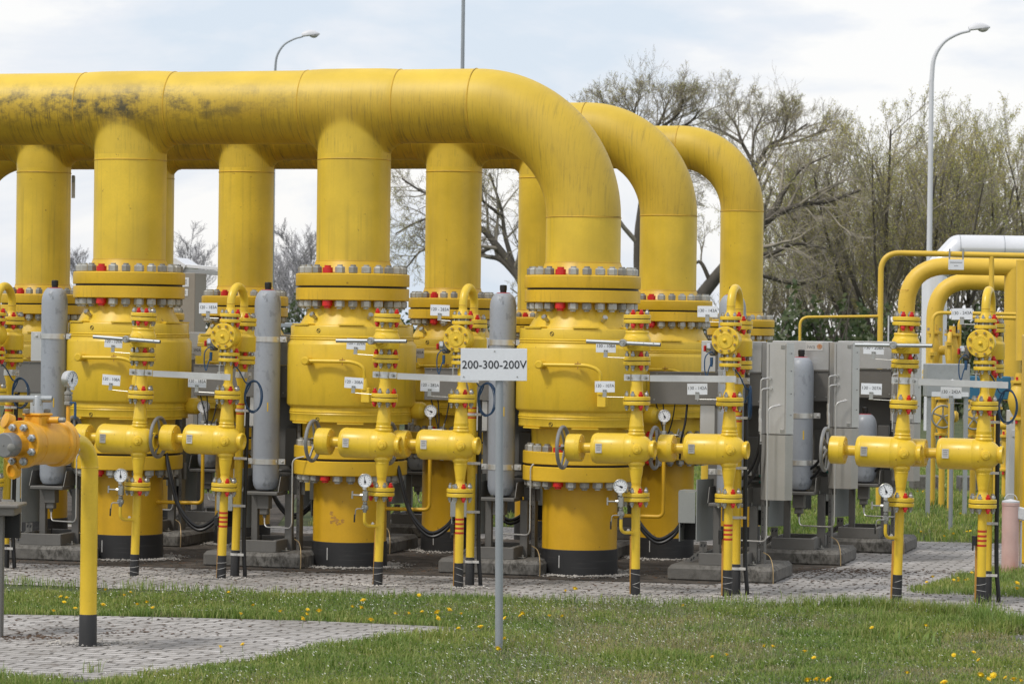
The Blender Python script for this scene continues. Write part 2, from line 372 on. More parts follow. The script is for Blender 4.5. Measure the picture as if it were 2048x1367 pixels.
# ------------------------------------------------------------------ the three big manifolds
# row data: pipe radius, size factor, depth of last column, header axis height, flange gap height
ROWS = [dict(R=.305, k=1.0, Y=25.0, px=1165, za=3.81, zg=2.312, cols=[258, 705], left=-420, elbowL=None),
        dict(R=.249, k=.83, Y=26.83, px=1335, za=3.73, zg=2.155, cols=[85, 490, 905], left=-420, elbowL=None),
        dict(R=.199, k=.66, Y=28.45, px=1482, za=3.69, zg=2.02, cols=[305, 685, 1077], left=None, elbowL=-65)]
WHERE = ['front', 'middle', 'rear']
def tee_branch(R, za, zw, xo):
    """branch of a tee: from the weld up into the header"""
    b = MB(); b.lathe([(R, zw), (R, -R*1.17), (R*.994, -R*1.175), (R*.97, -R*.5)], 64, (xo, 0, 0), cap=False); return b
def col_pos(row, px):
    P = at(row['px'], 600, row['Y']); t = unroll(px, 600)[0]/F
    a = (t*P.y - P.x)/(U.x + t*(-U.y)) if False else (t*P.y - P.x)/(math.cos(TH) + t*math.sin(TH))
    return a, Vector((P.x, P.y, 0)) + U*a
big = {}
for ri, row in enumerate(ROWS):
    R, k, za, zg = row['R'], row['k'], row['za'], row['zg']
    P0 = at(row['px'], 600, row['Y']); P0.z = 0
    root = thing('pipe_manifold', ['thick grime-streaked yellow header pipe nearest the camera, ending in the largest elbow',
        'medium yellow header pipe between the thick front one and the thin rear one', 'thinnest yellow header pipe, rearmost, with its elbow nearest the bare tree'][ri],
        'pipe manifold', (P0.x, P0.y, za), (0, 0, -TH), 'overhead gas header pipes')
    # header lies along local x through the origin (= pipe axis)
    xe = -3*R
    cols = [col_pos(row, p)[0] for p in row['cols']]
    prof = []
    if row['elbowL'] is not None: aL = col_pos(row, row['elbowL'])[0]; x0 = aL + 3*R
    else: x0 = col_pos(row, row['left'])[0]
    tees = sorted(cols); seams = []
    xs = [(x0, R)]
    for c in tees:
        w_ = R*1.33; g = R*.035
        for d, rr in ((-w_-.004, R), (-w_*.9, R+g*.5), (-w_*.6, R+g), (0, R+g*1.1), (w_*.6, R+g), (w_*.9, R+g*.5), (w_+.004, R)): xs.append((c+d, rr))
        seams += [c-w_, c+w_]
    xs.append((xe, R)); seams += [xe]
    # straight runs and tee bodies swept as one tube; near a tee the lower half swells smoothly into the branch
    grid = []; x = x0
    while x < xe:
        grid.append(x); near_t = min([abs(x-c) for c in tees] or [9]); x += R/22 if near_t < R*1.5 else R/4
    grid.append(xe); seg = 112; vs = []; fs = []; clean = []
    bx = [q[0] for q in xs]; bv = [q[1] for q in xs]
    for x in grid:
        r_ = float(np.interp(x, bx, bv)); tc_ = min(tees, key=lambda c: abs(x-c)); dx = abs(x-tc_)
        for i in range(seg):
            a = 2*PI*i/seg; y_, z_ = r_*math.cos(a), r_*math.sin(a)
            if dx < R*1.3 and z_ < R*.5:
                yb_ = math.sqrt(max(0, R*R-dx*dx)) if dx < R else -(dx-R)*1.2; ay = abs(y_); kk = R*.22
                h_ = max(kk-abs(ay-yb_), 0)/kk; m_ = max(ay, yb_) + h_*h_*h_*kk/6
                w_ = min(1, max(0, (R*.5-z_)/(R*.5))); w_ *= min(1, (R*1.3-dx)/(R*.25)); m_ = ay + (m_-ay)*w_
                y_ = math.copysign(m_, y_ if abs(y_) > 1e-9 else 1)
            cz = 0.0
            if dx < R*1.35 and z_ < 0:
                z0_ = z_; q_ = 1 if dx < R else (1-(dx-R)/(R*.35))**2; z_ -= R*.20*q_*(-z0_/R)**8
                if dx < R: cz = min(1, max(0, (math.sqrt(R*R-dx*dx) - r_*abs(math.cos(a)))/(R*.10)))
            vs.append((x, y_, z_)); clean.append(cz)
    for j in range(len(grid)-1):
        for i in range(seg):
            i2 = (i+1) % seg; fs.append((j*seg+i, (j+1)*seg+i, (j+1)*seg+i2, j*seg+i2))
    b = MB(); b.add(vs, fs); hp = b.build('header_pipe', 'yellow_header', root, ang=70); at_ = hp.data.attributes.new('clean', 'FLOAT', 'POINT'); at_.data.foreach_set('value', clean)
    for s_ in seams: b = MB(); b.torus((0, 0, 0), (1, 0, 0), R+.001, .005 if ri == 0 else .004, 64, 6); b.build('weld_seam', 'weld', root, (s_, 0, 0))
    # elbow at the right end
    path = arc((xe, 0, -3*R), (0, 0, 1), (1, 0, 0), 0, PI/2, 3*R, 28)
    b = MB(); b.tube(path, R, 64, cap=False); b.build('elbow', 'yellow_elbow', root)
    if row['elbowL'] is not None:
        path = arc((x0, 0, -3*R), (0, 0, 1), (-1, 0, 0), 0, PI/2, 3*R, 20)
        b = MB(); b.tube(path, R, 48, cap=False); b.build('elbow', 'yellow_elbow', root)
    allc = [(c, False) for c in cols] + [(0, True)] + ([(aL, True)] if row['elbowL'] is not None else [])
    ft = .102*k; gap = .018*k; z_ft = zg + gap/2 + ft - za   # top of upper flange rel. axis
    Rf = .47*k
    for c, isel in allc:
        b = MB(); zt = -3*R if isel else -R - .125*k*1.1; zb = z_ft + .105*k
        b.lathe([(R, zb), (R, zt)], 64, (c, 0, 0)); rs = b.build('riser', 'yellow_riser', root)
        
        for zw_ in (zt, zb): b = MB(); b.torus((c, 0, zw_), (0, 0, 1), R+.001, .0045, 64, 6); b.build('weld_seam', 'weld', rs)
        if not isel: tee_branch(R, 0, zt, c).build('tee_branch', 'yellow_riser', root)
        b = MB(); b.lathe([(Rf, z_ft-ft), (Rf+.002, z_ft-ft+.006), (Rf+.002, z_ft-.008), (Rf-.006, z_ft), (R*1.17, z_ft), (R*1.10, z_ft+.03*k), (R*1.01, zb)], 64, (c, 0, 0))
        b.build('flange', 'yellow_flange', root)
        W_ = Vector((P0.x, P0.y, 0)) + U*c; big[(ri, round(c, 3))] = W_
    row['all'] = [c for c, _ in allc]
# ------------------------------------------------------------------ big ball valves
def gauge(parent, loc, r=.05, yaw=0, needle=2.2, name='pressure_gauge'):
    g = obj(name, MB().lathe([(r*.9, .0), (r, -.004), (r, -.035), (r*.93, -.045)][::-1], 32, (0, 0, 0), (0, -1, 0)).lathe([(r*.3, 0), (r*.3, .02)], 12, (0, 0, -r*1.05-.01), (0, 0, 1)).mesh(name, 'stainless'), parent, loc, (0, 0, yaw))
    b = MB(); b.lathe([(r*.9, 0), (r*.9, .001)], 32, (0, -.0005, 0), (0, -1, 0)); b.build('dial', 'dial_white', g)
    b = MB(); b.torus((0, -.003, 0), (0, 1, 0), r*.93, r*.06, 32, 6); b.build('bezel', 'chrome', g)
    b = MB()
    for i in range(11):
        a = math.radians(225 - 27*i); c, s_ = math.cos(a), math.sin(a)
        b.box((c*r*.7, -.0022, s_*r*.7), (r*.20, .0008, r*.045), 0, Matrix.Rotation(-a, 3, 'Y'))
    b.box((0, -.0022, -r*.45), (r*.3, .0008, r*.05), 0)
    b.build('scale_marks', 'ink_grey', g)
    b = MB(); c, s_ = math.cos(needle), math.sin(needle)
    b.box((c*r*.18, -.0032, s_*r*.18), (r*.95, .001, r*.07), 0, Matrix.Rotation(-needle, 3, 'Y'))
    b.lathe([(r*.12, 0), (r*.12, .002)], 12, (0, -.0025, 0), (0, -1, 0)).lathe([(r*.16, 0), (r*.16, .001)], 10, (-c*r*.2, -.0028, -s_*r*.2), (0, -1, 0)); b.build('needle', 'ink', g)
    return g
def plate(parent, txt, loc, size=(.155, .083), tilt=0, wire=None, mat='white_plate', ts=.034, xs=.96, label=True, clip=True):
    p = obj('tag_plate', MB().box((0, 0, 0), (size[0], .003, size[1]), .001).mesh('tag_plate', mat), parent, loc, (0, tilt, 0))
    if label: p['label'] = 'small white plate reading ' + txt
    obj('lettering', text_mesh(txt, ts, 'ink', -.002, .0003, xs), p, (0, -.0022, size[1]*.08))
    if clip:
        b = MB(); b.box((0, -.006, -size[1]*.5-.006), (.030, .004, .055), .001); b.box((0, -.004, -size[1]*.5-.034), (.034, .014, .004), .001); b.build('clip', 'nut_small', p)
        b = MB(); b.lathe([(.003, 0), (.003, .002)], 8, (-.007, -.008, -size[1]*.5+.012), (0, -1, 0)); b.lathe([(.003, 0), (.003, .002)], 8, (.007, -.008, -size[1]*.5+.012), (0, -1, 0)); b.build('rivet', 'ink', p)
    if wire:
        b = MB(); b.cyl((0, -.004, -size[1]*.5-.034), (wire, -.004, -size[1]*.5-.036), .0022, 6); b.build('wire', 'nut_small', p)
    return p
VB = [(0, 0)]
bolt_cache = {}
def big_valve(ri, c, label, extras=True):
    row = ROWS[ri]; k, R, zg = row['k'], row['R'], row['zg']; P = big[(ri, round(c, 3))]
    root = thing('ball_valve', label, 'ball valve', (P.x, P.y, 0), (0, 0, -TH), ['large valves of the front manifold', 'valves of the middle manifold', 'valves of the rear manifold'][ri])
    def z(q): return zg + (q - 2.312)*k   # q = height measured on the largest valve
    if ('m', ri) not in bolt_cache:
        half = .111*k
        for nm in ('nut_steel', 'nut_dark', 'red_cap'): bolt_cache[(nm, ri)] = stud_mesh(.041*k, .056*k, half, .014*k).mesh('stud_bolt', nm)
        bolt_cache[('rh', ri)] = MB().lathe([(.041*k*.9, half), (.043*k, half+.004), (.043*k, half+.045*k), (.028*k, half+.048*k), (.028*k, half+.064*k)], 16).lathe([(.028*k, -half-.064*k), (.028*k, -half-.048*k), (.043*k, -half-.045*k), (.043*k, -half)], 16).lathe([(.02*k, -half), (.02*k, half)], 10).mesh('stud_bolt', 'red_cap')
        bolt_cache[('m', ri)] = 1
    protos = [bolt_cache[('nut_steel', ri)], bolt_cache[('nut_dark', ri)], bolt_cache[('nut_steel', ri)]]
    redset = (17 if ri != 1 else 17,); off = math.radians(4)
    Rf = .47*k
    # upper flange of the valve, neck
    b = MB(); b.lathe([(Rf-.004, z(2.203)), (Rf, z(2.208)), (Rf, z(2.298)), (Rf-.006, z(2.303))], 64); fl = b.build('flange', 'yellow_flange', root); MB().lathe([(Rf-.02*k, z(2.300)), (Rf-.02*k, z(2.3205))], 56).build('gasket', 'black', fl); nutgroup(fl, zg, .415*k, 24, protos, bolt_cache[('rh', ri)], off, redset=redset)
    # body with rings
    b = MB(); b.lathe([(.36*k, z(2.205)), (.375*k, z(2.12)), (.385*k, z(2.085)), (.432*k, z(2.008)), (.436*k, z(1.995)), (.503*k, z(1.993)), (.508*k, z(1.985)), (.508*k, z(1.91)), (.516*k, z(1.902)), (.510*k, z(1.893)), (.517*k, z(1.884)), (.511*k, z(1.874)),
        (.512*k, z(1.868)), (.531*k, z(1.845)), (.534*k, z(1.835)), (.534*k, z(1.350)), (.524*k, z(1.333)), (.508*k, z(1.325)), (.508*k, z(1.295)), (.515*k, z(1.287)), (.509*k, z(1.278)), (.514*k, z(1.27)), (.508*k, z(1.26)), (.508*k, z(1.21)), (.500*k, z(1.203)), (.405*k, z(1.198)), (.40*k, z(1.09)), (.40*k, z(1.004))], 72)
    body = b.build('body', 'yellow', root)
    for zz, dz in ((2.002, 1), (1.197, -1)):
        for a0 in (-140, -84, -30, 30, 100, 160):
            vs = []; n = 6; b = MB()
            for i in range(n+1):
                a = math.radians(a0 + i*24/n)
                for rr in (.40, .517):
                    for dd in (-.006, .006): vs.append((rr*k*math.cos(a), rr*k*math.sin(a), z(zz)+dd))
            fs = [(0, 1, 3, 2), (4*n, 4*n+2, 4*n+3, 4*n+1)]
            for i in range(n):
                q = 4*i; fs += [(q, q+4, q+5, q+1), (q+2, q+3, q+7, q+6), (q+1, q+5, q+7, q+3), (q, q+2, q+6, q+4)]
            b.add(vs, fs); b.build('rim_plate', 'yellow_small', root)
    for a_ in (-118, -52) if ri == 0 else (-118,):       # lifting plugs on the cone
        a = math.radians(a_); d = Vector((math.cos(a), math.sin(a), .75)).normalized(); p = Vector((.415*k*math.cos(a), .415*k*math.sin(a), z(2.055)))
        b = MB(); b.cyl(p, p+d*.035, .016, 12); b.lathe([(.021, 0), (.024, .004), (.024, .026), (.020, .030)], 6, p+d*.03, d); b.build('lifting_plug', 'nut_small', root)
    # rim marks
    for zz in (1.952, 1.228):
        b = MB(); a = math.radians(-104); cx, cy = .509*k*math.cos(a), .509*k*math.sin(a); d = Vector((math.cos(a), math.sin(a), 0))
        b.torus((cx, cy, z(zz)), d, .016, .0022, 20, 5); t = d.cross(Vector((0, 0, 1)))
        for s_ in (-1, 1): b.lathe([(.004, 0), (.004, .003)], 8, Vector((cx, cy, z(zz)))+t*s_*.005+Vector((0, 0, s_*.005)), d)
        b.build('rim_mark', 'ink', root)
    # side drain line on the body
    r_ = .016*k/1; yy = -.575*k
    b = MB(); zz = z(1.705)
    x0 = -.20*k
    b.lathe([(.030*k, 0), (.034*k, .01), (.034*k, .10*k), (.026*k, .11*k)], 12, (x0, -.50*k, zz), (0, -1, 0))
    pth = bend([(x0, yy, zz), (.20*k, yy-.012, zz), (.30*k, yy, zz-.04*k), (.30*k, yy+.02, zz-.20*k)], .14*k, 8)
    b.tube(pth, r_*.95, 12); b.lathe([(.020*k, 0), (.032*k, -.05*k), (.032*k, -.10*k)][::-1], 14, (.30*k, yy+.02, zz-.13*k), (0, 0, 1)); b.box((.31*k, yy+.05*k, zz-.27*k), (.07*k, .10*k, .12*k), .004)
    dl = b.build('drain_line', 'yellow_small', root)
    b = MB(); b.box((.12*k, yy, zz+.012), (.05, .05, .006), .001); b.cyl((.12*k, yy-.02, zz-.03), (.12*k, yy-.02, zz+.03), .004, 8); b.build('pipe_clamp', 'rust_band', dl)
    b = MB(); b.lathe([(.06*k, 0), (.07*k, .01), (.07*k, .10*k), (.045*k, .13*k)], 16, (.50*k, .1*k, z(1.30)), (1, -.2, 0)); b.build('side_boss', 'yellow', root)
    # lower joint
    b = MB(); b.lathe([(Rf-.006, z(.903)), (Rf, z(.908)), (Rf, z(.998)), (Rf-.006, z(1.004))], 64); 
    b.lathe([(Rf-.006, z(.766)), (Rf, z(.772)), (Rf, z(.880)), (Rf-.006, z(.885))], 64)
    fl = b.build('flange', 'yellow_flange', root); MB().lathe([(Rf-.02*k, z(.884)), (Rf-.02*k, z(.905))], 56).build('gasket', 'black', fl); nutgroup(fl, z(.885), .415*k, 24, protos, bolt_cache[('rh', ri)], off, redset=redset)
    b = MB(); zb = .215 if ri == 0 else .19
    b.lathe([(R, zb), (R, z(.70)), (R*1.02, z(.69)), (R*1.06, z(.768))], 64); bp = b.build('base_pipe', 'yellow_low', root)
    b = MB(); b.lathe([(R*1.03, -.1), (R*1.03, .02), (R*1.025, zb-.004), (R*1.0, zb+.001)], 64); b.build('pipe_wrap', 'black_wrap', root)
    b = MB(); b.box((-.09*k, -R*1.03*.965, .12), (.008, .006, .10), .001); b.build('tape_mark', 'plate_grey', root)
    # gauge branch
    if extras:
        zz = z(.49); xg = .705*k if ri == 0 else .62; yf = -.05
        pt = bend([(R*.9, yf, zz), (xg, yf, zz), (xg, yf, z(1.10))], .05, 6)
        b = MB(); b.tube(pt, .0155, 12); b.lathe([(.022, 0), (.022, .03)], 12, (R*.99, yf, zz), (1, 0, 0)); br_ = b.build('gauge_branch', 'yellow_low', root)
        b = MB(); b.box((xg, yf, z(1.145)), (.035, .035, .07), .004); b.cyl((xg+.01, yf-.01, z(1.15)), (xg+.12, yf-.01, z(1.15)), .006, 8); b.cyl((xg+.11, yf-.01, z(1.15)), (xg+.125, yf-.01, z(1.15)+.05), .007, 8); b.cyl((xg, yf, z(1.17)), (xg, yf, z(1.25)), .009, 10); b.build('needle_valve', 'nut_small', br_)
        gauge(br_, (xg, yf, z(1.30)), .052, TH*.8, [2.0, 2.7, 1.95][int(abs(c*10)) % 3])
    return root
names = {0: ['leftmost full large yellow valve, with the 120-108A plate before it', 'middle large yellow valve with paint damage on its base pipe', 'right large yellow valve under the biggest elbow, beside the 130-107A plate']}
r0 = ROWS[0]['all']; o_ = [big_valve(0, r0[0], 'large yellow ball valve standing behind the 120-109A and 120-108A plates'), big_valve(0, r0[1], 'large yellow ball valve with a scuffed base pipe behind the 120-208A plate'),
      big_valve(0, r0[2], 'large yellow ball valve under the end elbow of the thickest header')]
# scuff on the middle valve's base pipe
b = MB(); random.seed(4)
for i in range(34):
    a = math.radians(-97 + random.gauss(0, 6.0)); zz = .41 + random.gauss(0, .022) - (math.degrees(a)+97)*.0022; rr = .3062
    s_ = random.uniform(.004, .013); d = Vector((math.cos(a), math.sin(a), 0)); t = Vector((-d.y, d.x, 0)); p = d*rr+Vector((0, 0, zz))
    m_ = 6; vs = [p + t*math.cos(q*2*PI/m_)*s_*random.uniform(.6, 1.5) + Vector((0, 0, math.sin(q*2*PI/m_)*s_*random.uniform(.4, 1))) for q in range(m_)]
    b.add(vs, [tuple(range(m_))])
b.build('paint_scuff', 'rust_band', o_[1])
lab2 = ['medium yellow valve behind the left grey gas cylinder', 'medium yellow valve partly hidden by the round cover beside the 120-183A plate', 'medium yellow valve carrying the 010-302A plate', 'medium yellow valve carrying the 010-312A plate']
for c, l, t in zip(ROWS[1]['all'], lab2, [None, '010 - 292A', '010 - 302A', '010 - 312A']):
    v = big_valve(1, c, l, False)
    if t: plate(v, t, (-.18 if '302' in t else -.30 if '292' in t else -.14, -.50, 1.76 if '302' in t else 1.75), (.155, .083), 0, None, 'plate_grey' if '312' not in t else 'white_plate')
lab3 = ['small rear yellow valve seen left of the second front valve', 'small rear yellow valve hidden behind the scuffed front valve', 'small rear yellow valve just left of the largest elbow riser', 'small rear yellow valve with black streaked flange behind the 130-143A plate', 'small rear yellow valve under the rear header end elbow at far left']
for c, l in zip(ROWS[2]['all'], lab3): big_valve(2, c, l, False)
# ------------------------------------------------------------------ small valve stacks in the front row
def YZ(y): return (1192-y)/267.0
S8 = stud_mesh(.0165, .024, .034, .014); s8g = S8.mesh('stud_bolt', 'nut_small'); s8d = S8.mesh('stud_bolt', 'nut_dark')
def capmesh(half):
    b = MB()
    for sg in (1, -1):
        pr = [(.0165, half), (.018, half+.003), (.018, half+.019), (.0115, half+.022), (.0115, half+.034), (.009, half+.037)]
        pr = [(r, z*sg) for r, z in pr]; b.lathe(pr if sg > 0 else pr[::-1], 14)
    b.lathe([(.008, -half), (.008, half)], 8); return b.mesh('stud_bolt', 'red_cap')
s8r = capmesh(.033)
S6 = stud_mesh(.0125, .018, .037, .010); s6g = S6.mesh('stud_bolt', 'nut_small')
def fpair(root, yt, r=.103, t=.029, gap=.006, reds=(5, 7), y=0.0, x=0.0, wide=False, mat='yellow_small', n=8, rc=.080):
    """two flanges face to face; yt = photo row of the upper face on the measured stack"""
    zt = YZ(yt); g = .018 if wide else gap; b = MB()
    b.lathe([(r-.003, zt-t), (r, zt-t+.004), (r, zt-.004), (r-.003, zt)], 40, (x, y, 0)); zz = zt-t-g
    b.lathe([(r-.003, zz-t), (r, zz-t+.004), (r, zz-.004), (r-.003, zz)], 40, (x, y, 0))
    f = b.build('flange', mat, root); zc = zt-t-g/2; rg = r*.70 if wide else r*.95
    MB().lathe([(rg, zz-.001), (rg, zt-t+.001)], 28, (x, y, 0)).build('gasket', 'black' if not wide else 'nut_dark', f)
    for i in range(n):
        a = TH + PI/8 + 2*PI*i/n; rd = i in reds
        me = s8r if rd else (s6g if r < .09 else (s8g if i % 3 else s8d))
        o = obj('stud_bolt', me, f, (x+rc*math.cos(a), y+rc*math.sin(a), zc), (0, 0, a*1.7))
        if rd: o['label'] = 'red capped stud bolt'
    return f
def lower_half(root, seed):
    """buried pipe, flange, reducer, horizontal geared valve, reducer, flange: common to every stack"""
    b = MB(); b.lathe([(.033, .20), (.033, YZ(1002))], 24); p = b.build('pipe', 'yellow_small', root)
    b = MB(); b.lathe([(.036, -.15), (.0365, .0), (.0355, .204), (.033, .207)], 24)
    rnd = random.Random(seed); z = .05
    w = b.build('pipe_wrap', 'black_wrap', root)
    b = MB()
    for i in range(3):
        z = .06 + .05*i + rnd.uniform(-.01, .01); tl = rnd.uniform(-.35, .35)
        b.torus((0, 0, z), (tl, tl*.6, 1), .0362, .0015, 28, 4)
    b.build('wrap_edge', 'plate_grey', w)
    fpair(root, 985, reds=(4, 7) if seed == 1 else (6,))
    b = MB(); b.lathe([(.055, YZ(985)-.001), (.047, YZ(982)), (.036, YZ(974)), (.034, YZ(968)), (.0375, YZ(966)), (.0375, YZ(963)), (.040, YZ(958)), (.050, YZ(942)), (.052, YZ(936)), (.0535, YZ(935)), (.052, YZ(934)), (.053, YZ(932)), (.056, YZ(931)), (.059, YZ(929)), (.056, YZ(927)), (.056, YZ(925)), (.060, YZ(923)), (.056, YZ(921)), (.058, YZ(916)), (.068, YZ(906))], 32)
    b.build('reducer', 'yellow_small', root)
    zc = YZ(897); b = MB(); o = (0, 0, zc); ax = (1, 0, 0)
    b.lathe([(.0, -.335), (.092, -.335), (.104, -.331), (.112, -.320), (.1165, -.303), (.1175, -.300), (.1165, -.296), (.1155, -.29), (.1155, -.075), (.1165, -.073), (.1155, -.070), (.1155, -.02), (.1165, -.017), (.1155, -.013), (.113, .015), (.105, .050), (.090, .080), (.070, .103), (.061, .110), (.060, .118), (.066, .124), (.067, .143), (.060, .147), (.052, .146), (.049, .132), (.046, .129), (0, .128)], 56, o, ax)
    b.lathe([(.060, -.125), (.066, -.112), (.060, -.09), (.058, .09), (.066, .112), (.060, .125)], 32, (0, 0, zc), (0, 0, 1))
    body = b.build('valve_body', 'yellow_small', root)
    b = MB(); b.lathe([(.037, -.01), (.037, .014), (.030, .026), (.022, .028)], 20, (.034, -.100, zc), (.15, -1, 0)); b.lathe([(.017, 0), (.017, .022)], 6, (.038, -.122, zc), (.15, -1, 0)); b.build('boss', 'yellow_small', body)
    b = MB(); b.box((-.262, -.1165, zc+.004), (.050, .003, .070), .001); b.build('name_plate', 'plate_grey' if seed % 3 else 'stainless_tan', body)
    b = MB()
    for i in range(4): b.box((-.262, -.1184, zc+.028-.013*i), (.036 - .006*(i % 2), .0006, .004), 0)
    b.build('plate_engraving', 'ink_grey', body)
    b = MB(); b.lathe([(.038, -.44), (.038, -.33)], 24, o, ax); b.lathe([(.047, -.345), (.050, -.335)], 24, o, ax); b.build('shaft_housing', 'yellow_small', root)
    b = MB(); b.lathe([(0, -.535), (.096, -.535), (.102, -.530), (.1035, -.524), (.1035, -.462), (.1045, -.459), (.1035, -.456), (.1035, -.432), (.100, -.424), (.03, -.422)], 48, o, ax)
    for i in range(6):
        a = 2*PI*i/6+.4; b.cyl((-.425, .082*math.cos(a), zc+.082*math.sin(a)), (-.417, .082*math.cos(a), zc+.082*math.sin(a)), .007, 6)
    b.build('gearbox', 'yellow_small', root)
    hx = -.575; hw = MB(); hw.torus((hx, 0, zc), ax, .154, .0145, 56, 10); hwo = hw.build('handwheel', 'wheel_grey', root)
    b = MB(); b.lathe([(.026, -.03), (.026, .03)], 16, (hx+.02, 0, zc), ax); b.cyl((hx, 0, zc), (hx+.06, 0, zc), .014, 12); b.build('hub', 'nut_dark', hwo)
    rnd = random.Random(seed*3+1); a0 = rnd.uniform(0, 2)
    for i in range(5):
        a = a0 + 2*PI*i/5; b = MB(); b.tube([(hx+.018, .022*math.cos(a), zc+.022*math.sin(a)), (hx+.008, .09*math.cos(a), zc+.09*math.sin(a)), (hx, .150*math.cos(a), zc+.150*math.sin(a))], [.013, .010, .010], 8); b.build('spoke', 'wheel_grey', hwo)
    b = MB(); b.lathe([(.068, YZ(886)), (.059, YZ(878)), (.055, YZ(868)), (.055, YZ(863)), (.061, YZ(860.5)), (.055, YZ(858)), (.056, YZ(853)), (.057, YZ(852)), (.055, YZ(850)), (.053, YZ(846)), (.046, YZ(826)), (.038, YZ(816)), (.040, YZ(813)), (.055, YZ(810))], 32)
    b.build('reducer', 'yellow_small', root)
    fpair(root, 792.6, reds=(4, 7) if seed == 1 else (6,) if seed % 2 else (6, 2))
def place_stack(name, label, px, py, s, lean, group, rz=0):
    Y = F/s; P = at(px, py, Y); zc = YZ(897)
    return thing(name, label, 'valve stack', (P.x, P.y, P.z - zc), (0, lean, -TH - .035), group)
def stack_pivot(t, lean):
    # keep the horizontal valve where it was measured while the stack leans about its foot
    zc = YZ(897); t.location.x -= math.sin(lean)*zc
def f1(px, py, s, lean, up, lo, label, seed):
    root = place_stack('valve_stack', label, px, py, s, lean, 'small valve stacks with a bar handle'); stack_pivot(root, lean)
    lower_half(root, seed)
    b = MB(); b.lathe([(.058, YZ(792.6)-.001), (.052, YZ(789)), (.047, YZ(779)), (.0455, YZ(775)), (.0455, YZ(730))], 28); b.build('pipe', 'yellow_small', root)
    fpair(root, 713, reds=(4, 7) if seed == 1 else (6,))
    b = MB(); b.lathe([(.048, YZ(713)), (.048, YZ(702)), (.100, YZ(701)), (.103, YZ(699)), (.103, YZ(678)), (.100, YZ(675.5)), (.090, YZ(670)), (.088, YZ(669)), (.088, YZ(665)), (.090, YZ(664)), (.088, YZ(662)), (.085, YZ(661)), (.049, YZ(660)), (.048, YZ(646))], 40)
    body = b.build('ball_valve_body', 'yellow_small', root)
    b = MB(); b.lathe([(.055, 0), (.055, .015), (.045, .030), (.030, .034), (.026, .07)], 28, (-.01, -.085, YZ(685)), (0, -1, 0)); b.build('stem_housing', 'yellow_small', body)
    fpair(root, 629.3, reds=(4, 7) if seed == 1 else (5, 6))
    # bar handle
    hz = YZ(685.6); hx = -.055; hy = -.185; b = MB(); tl = random.Random(seed).uniform(-.012, .012)
    b.cyl((hx-.285, hy, hz+tl), (hx+.285, hy, hz-tl), .0150, 20); hd = b.build('bar_handle', 'galvanised', root)
    b = MB(); b.lathe([(.028, -.04), (.029, .02), (.024, .026)], 24, (hx, hy, hz), (0, -1, 0)); b.lathe([(.012, .02), (.012, .034)], 6, (hx, hy, hz), (0, -1, 0)); b.torus((hx, hy-.026, hz), (0, 1, 0), .020, .003, 20, 5); b.build('handle_hub', 'nut_small', hd)
    b = MB(); b.lathe([(.003, 0), (.003, .001)], 8, (hx+.235, hy-.0149, hz), (0, -1, 0)); b.lathe([(.0022, 0), (.0022, .001)], 8, (hx+.16, hy-.0149, hz), (0, -1, 0)); b.lathe([(.010, 0), (.010, .001)], 12, (hx+.2852, hy, hz-tl), (1, 0, 0)); b.build('handle_hole', 'ink', hd)
    # clamp and strap to the neighbour
    cz = YZ(754.5); b = MB(); b.lathe([(.047, cz-.024), (.050, cz-.024), (.050, cz+.024), (.047, cz+.024)], 28); b.box((-.065, -.035, cz), (.05, .005, .048), .001); b.box((.075, -.035, cz), (.06, .005, .048), .001); cl = b.build('pipe_clamp', 'stainless', root)
    b = MB(); b.box((.44, -.034, cz-.004), (.66, .008, .048), .001); b.build('strap', 'stainless', cl)
    b = MB()
    for xx in (-.058, .078): b.cyl((xx-.0, -.07, cz), (xx, -.03, cz), .009, 10); b.lathe([(.014, 0), (.014, .012)], 6, (xx, -.037, cz), (0, -1, 0))
    b.build('clamp_bolt', 'nut_small', cl)
    # gauge on its valves
    gx, gy = -.078, -.135; br = MB(); br.tube(bend([(gx, gy, YZ(1035)), (gx, gy, YZ(1063)), (-.01, -.03, YZ(1064))], .085, 8), .0125, 12); br.lathe([(.017, 0), (.017, .014)], 12, (-.008, -.026, YZ(1064)), (.4, -1, 0))
    tb = br.build('gauge_tube', 'yellow_small', root)
    b = MB(); b.box((gx, gy, YZ(1002)), (.040, .036, .078), .006); b.cyl((gx, gy, YZ(992)), (gx, gy, YZ(985)), .012, 12)
    b.cyl((gx-.02, gy-.002, YZ(1001)), (gx-.10, gy-.01, YZ(1001)), .0065, 10); b.lathe([(.012, 0), (.012, .02)], 6, (gx-.02, gy, YZ(1001)), (-1, 0, 0)); b.cyl((gx-.102, gy-.01, YZ(1001)-.028), (gx-.102, gy-.01, YZ(1001)+.028), .0075, 10); b.build('needle_valve', 'nut_small', tb)
    b = MB(); b.lathe([(.014, 0), (.014, .01), (.018, .012), (.018, .026), (.013, .028), (.020, .032), (.020, .062), (.013, .064), (.018, .068), (.018, .082), (.012, .084)], 8, (gx, gy, YZ(1036)), (0, 0, 1)); b.box((gx-.0, gy, YZ(1026)), (.052, .034, .034), .008)
    b.tube(bend([(gx-.005, gy-.022, YZ(1028)), (gx-.06, gy-.035, YZ(1028)), (gx-.068, gy-.035, YZ(1053))], .02), .0045, 8); b.build('shutoff_valve', 'nut_small', tb)
    b = MB(); b.cyl((gx-.068, gy-.035, YZ(1040)), (gx-.069, gy-.035, YZ(1056)), .0065, 8); b.build('lever', 'black', tb)
    gauge(tb, (gx-.003, gy-.012, YZ(971)), .054, TH*.9, [1.65, 1.75, 2.75, 1.95][seed % 4])
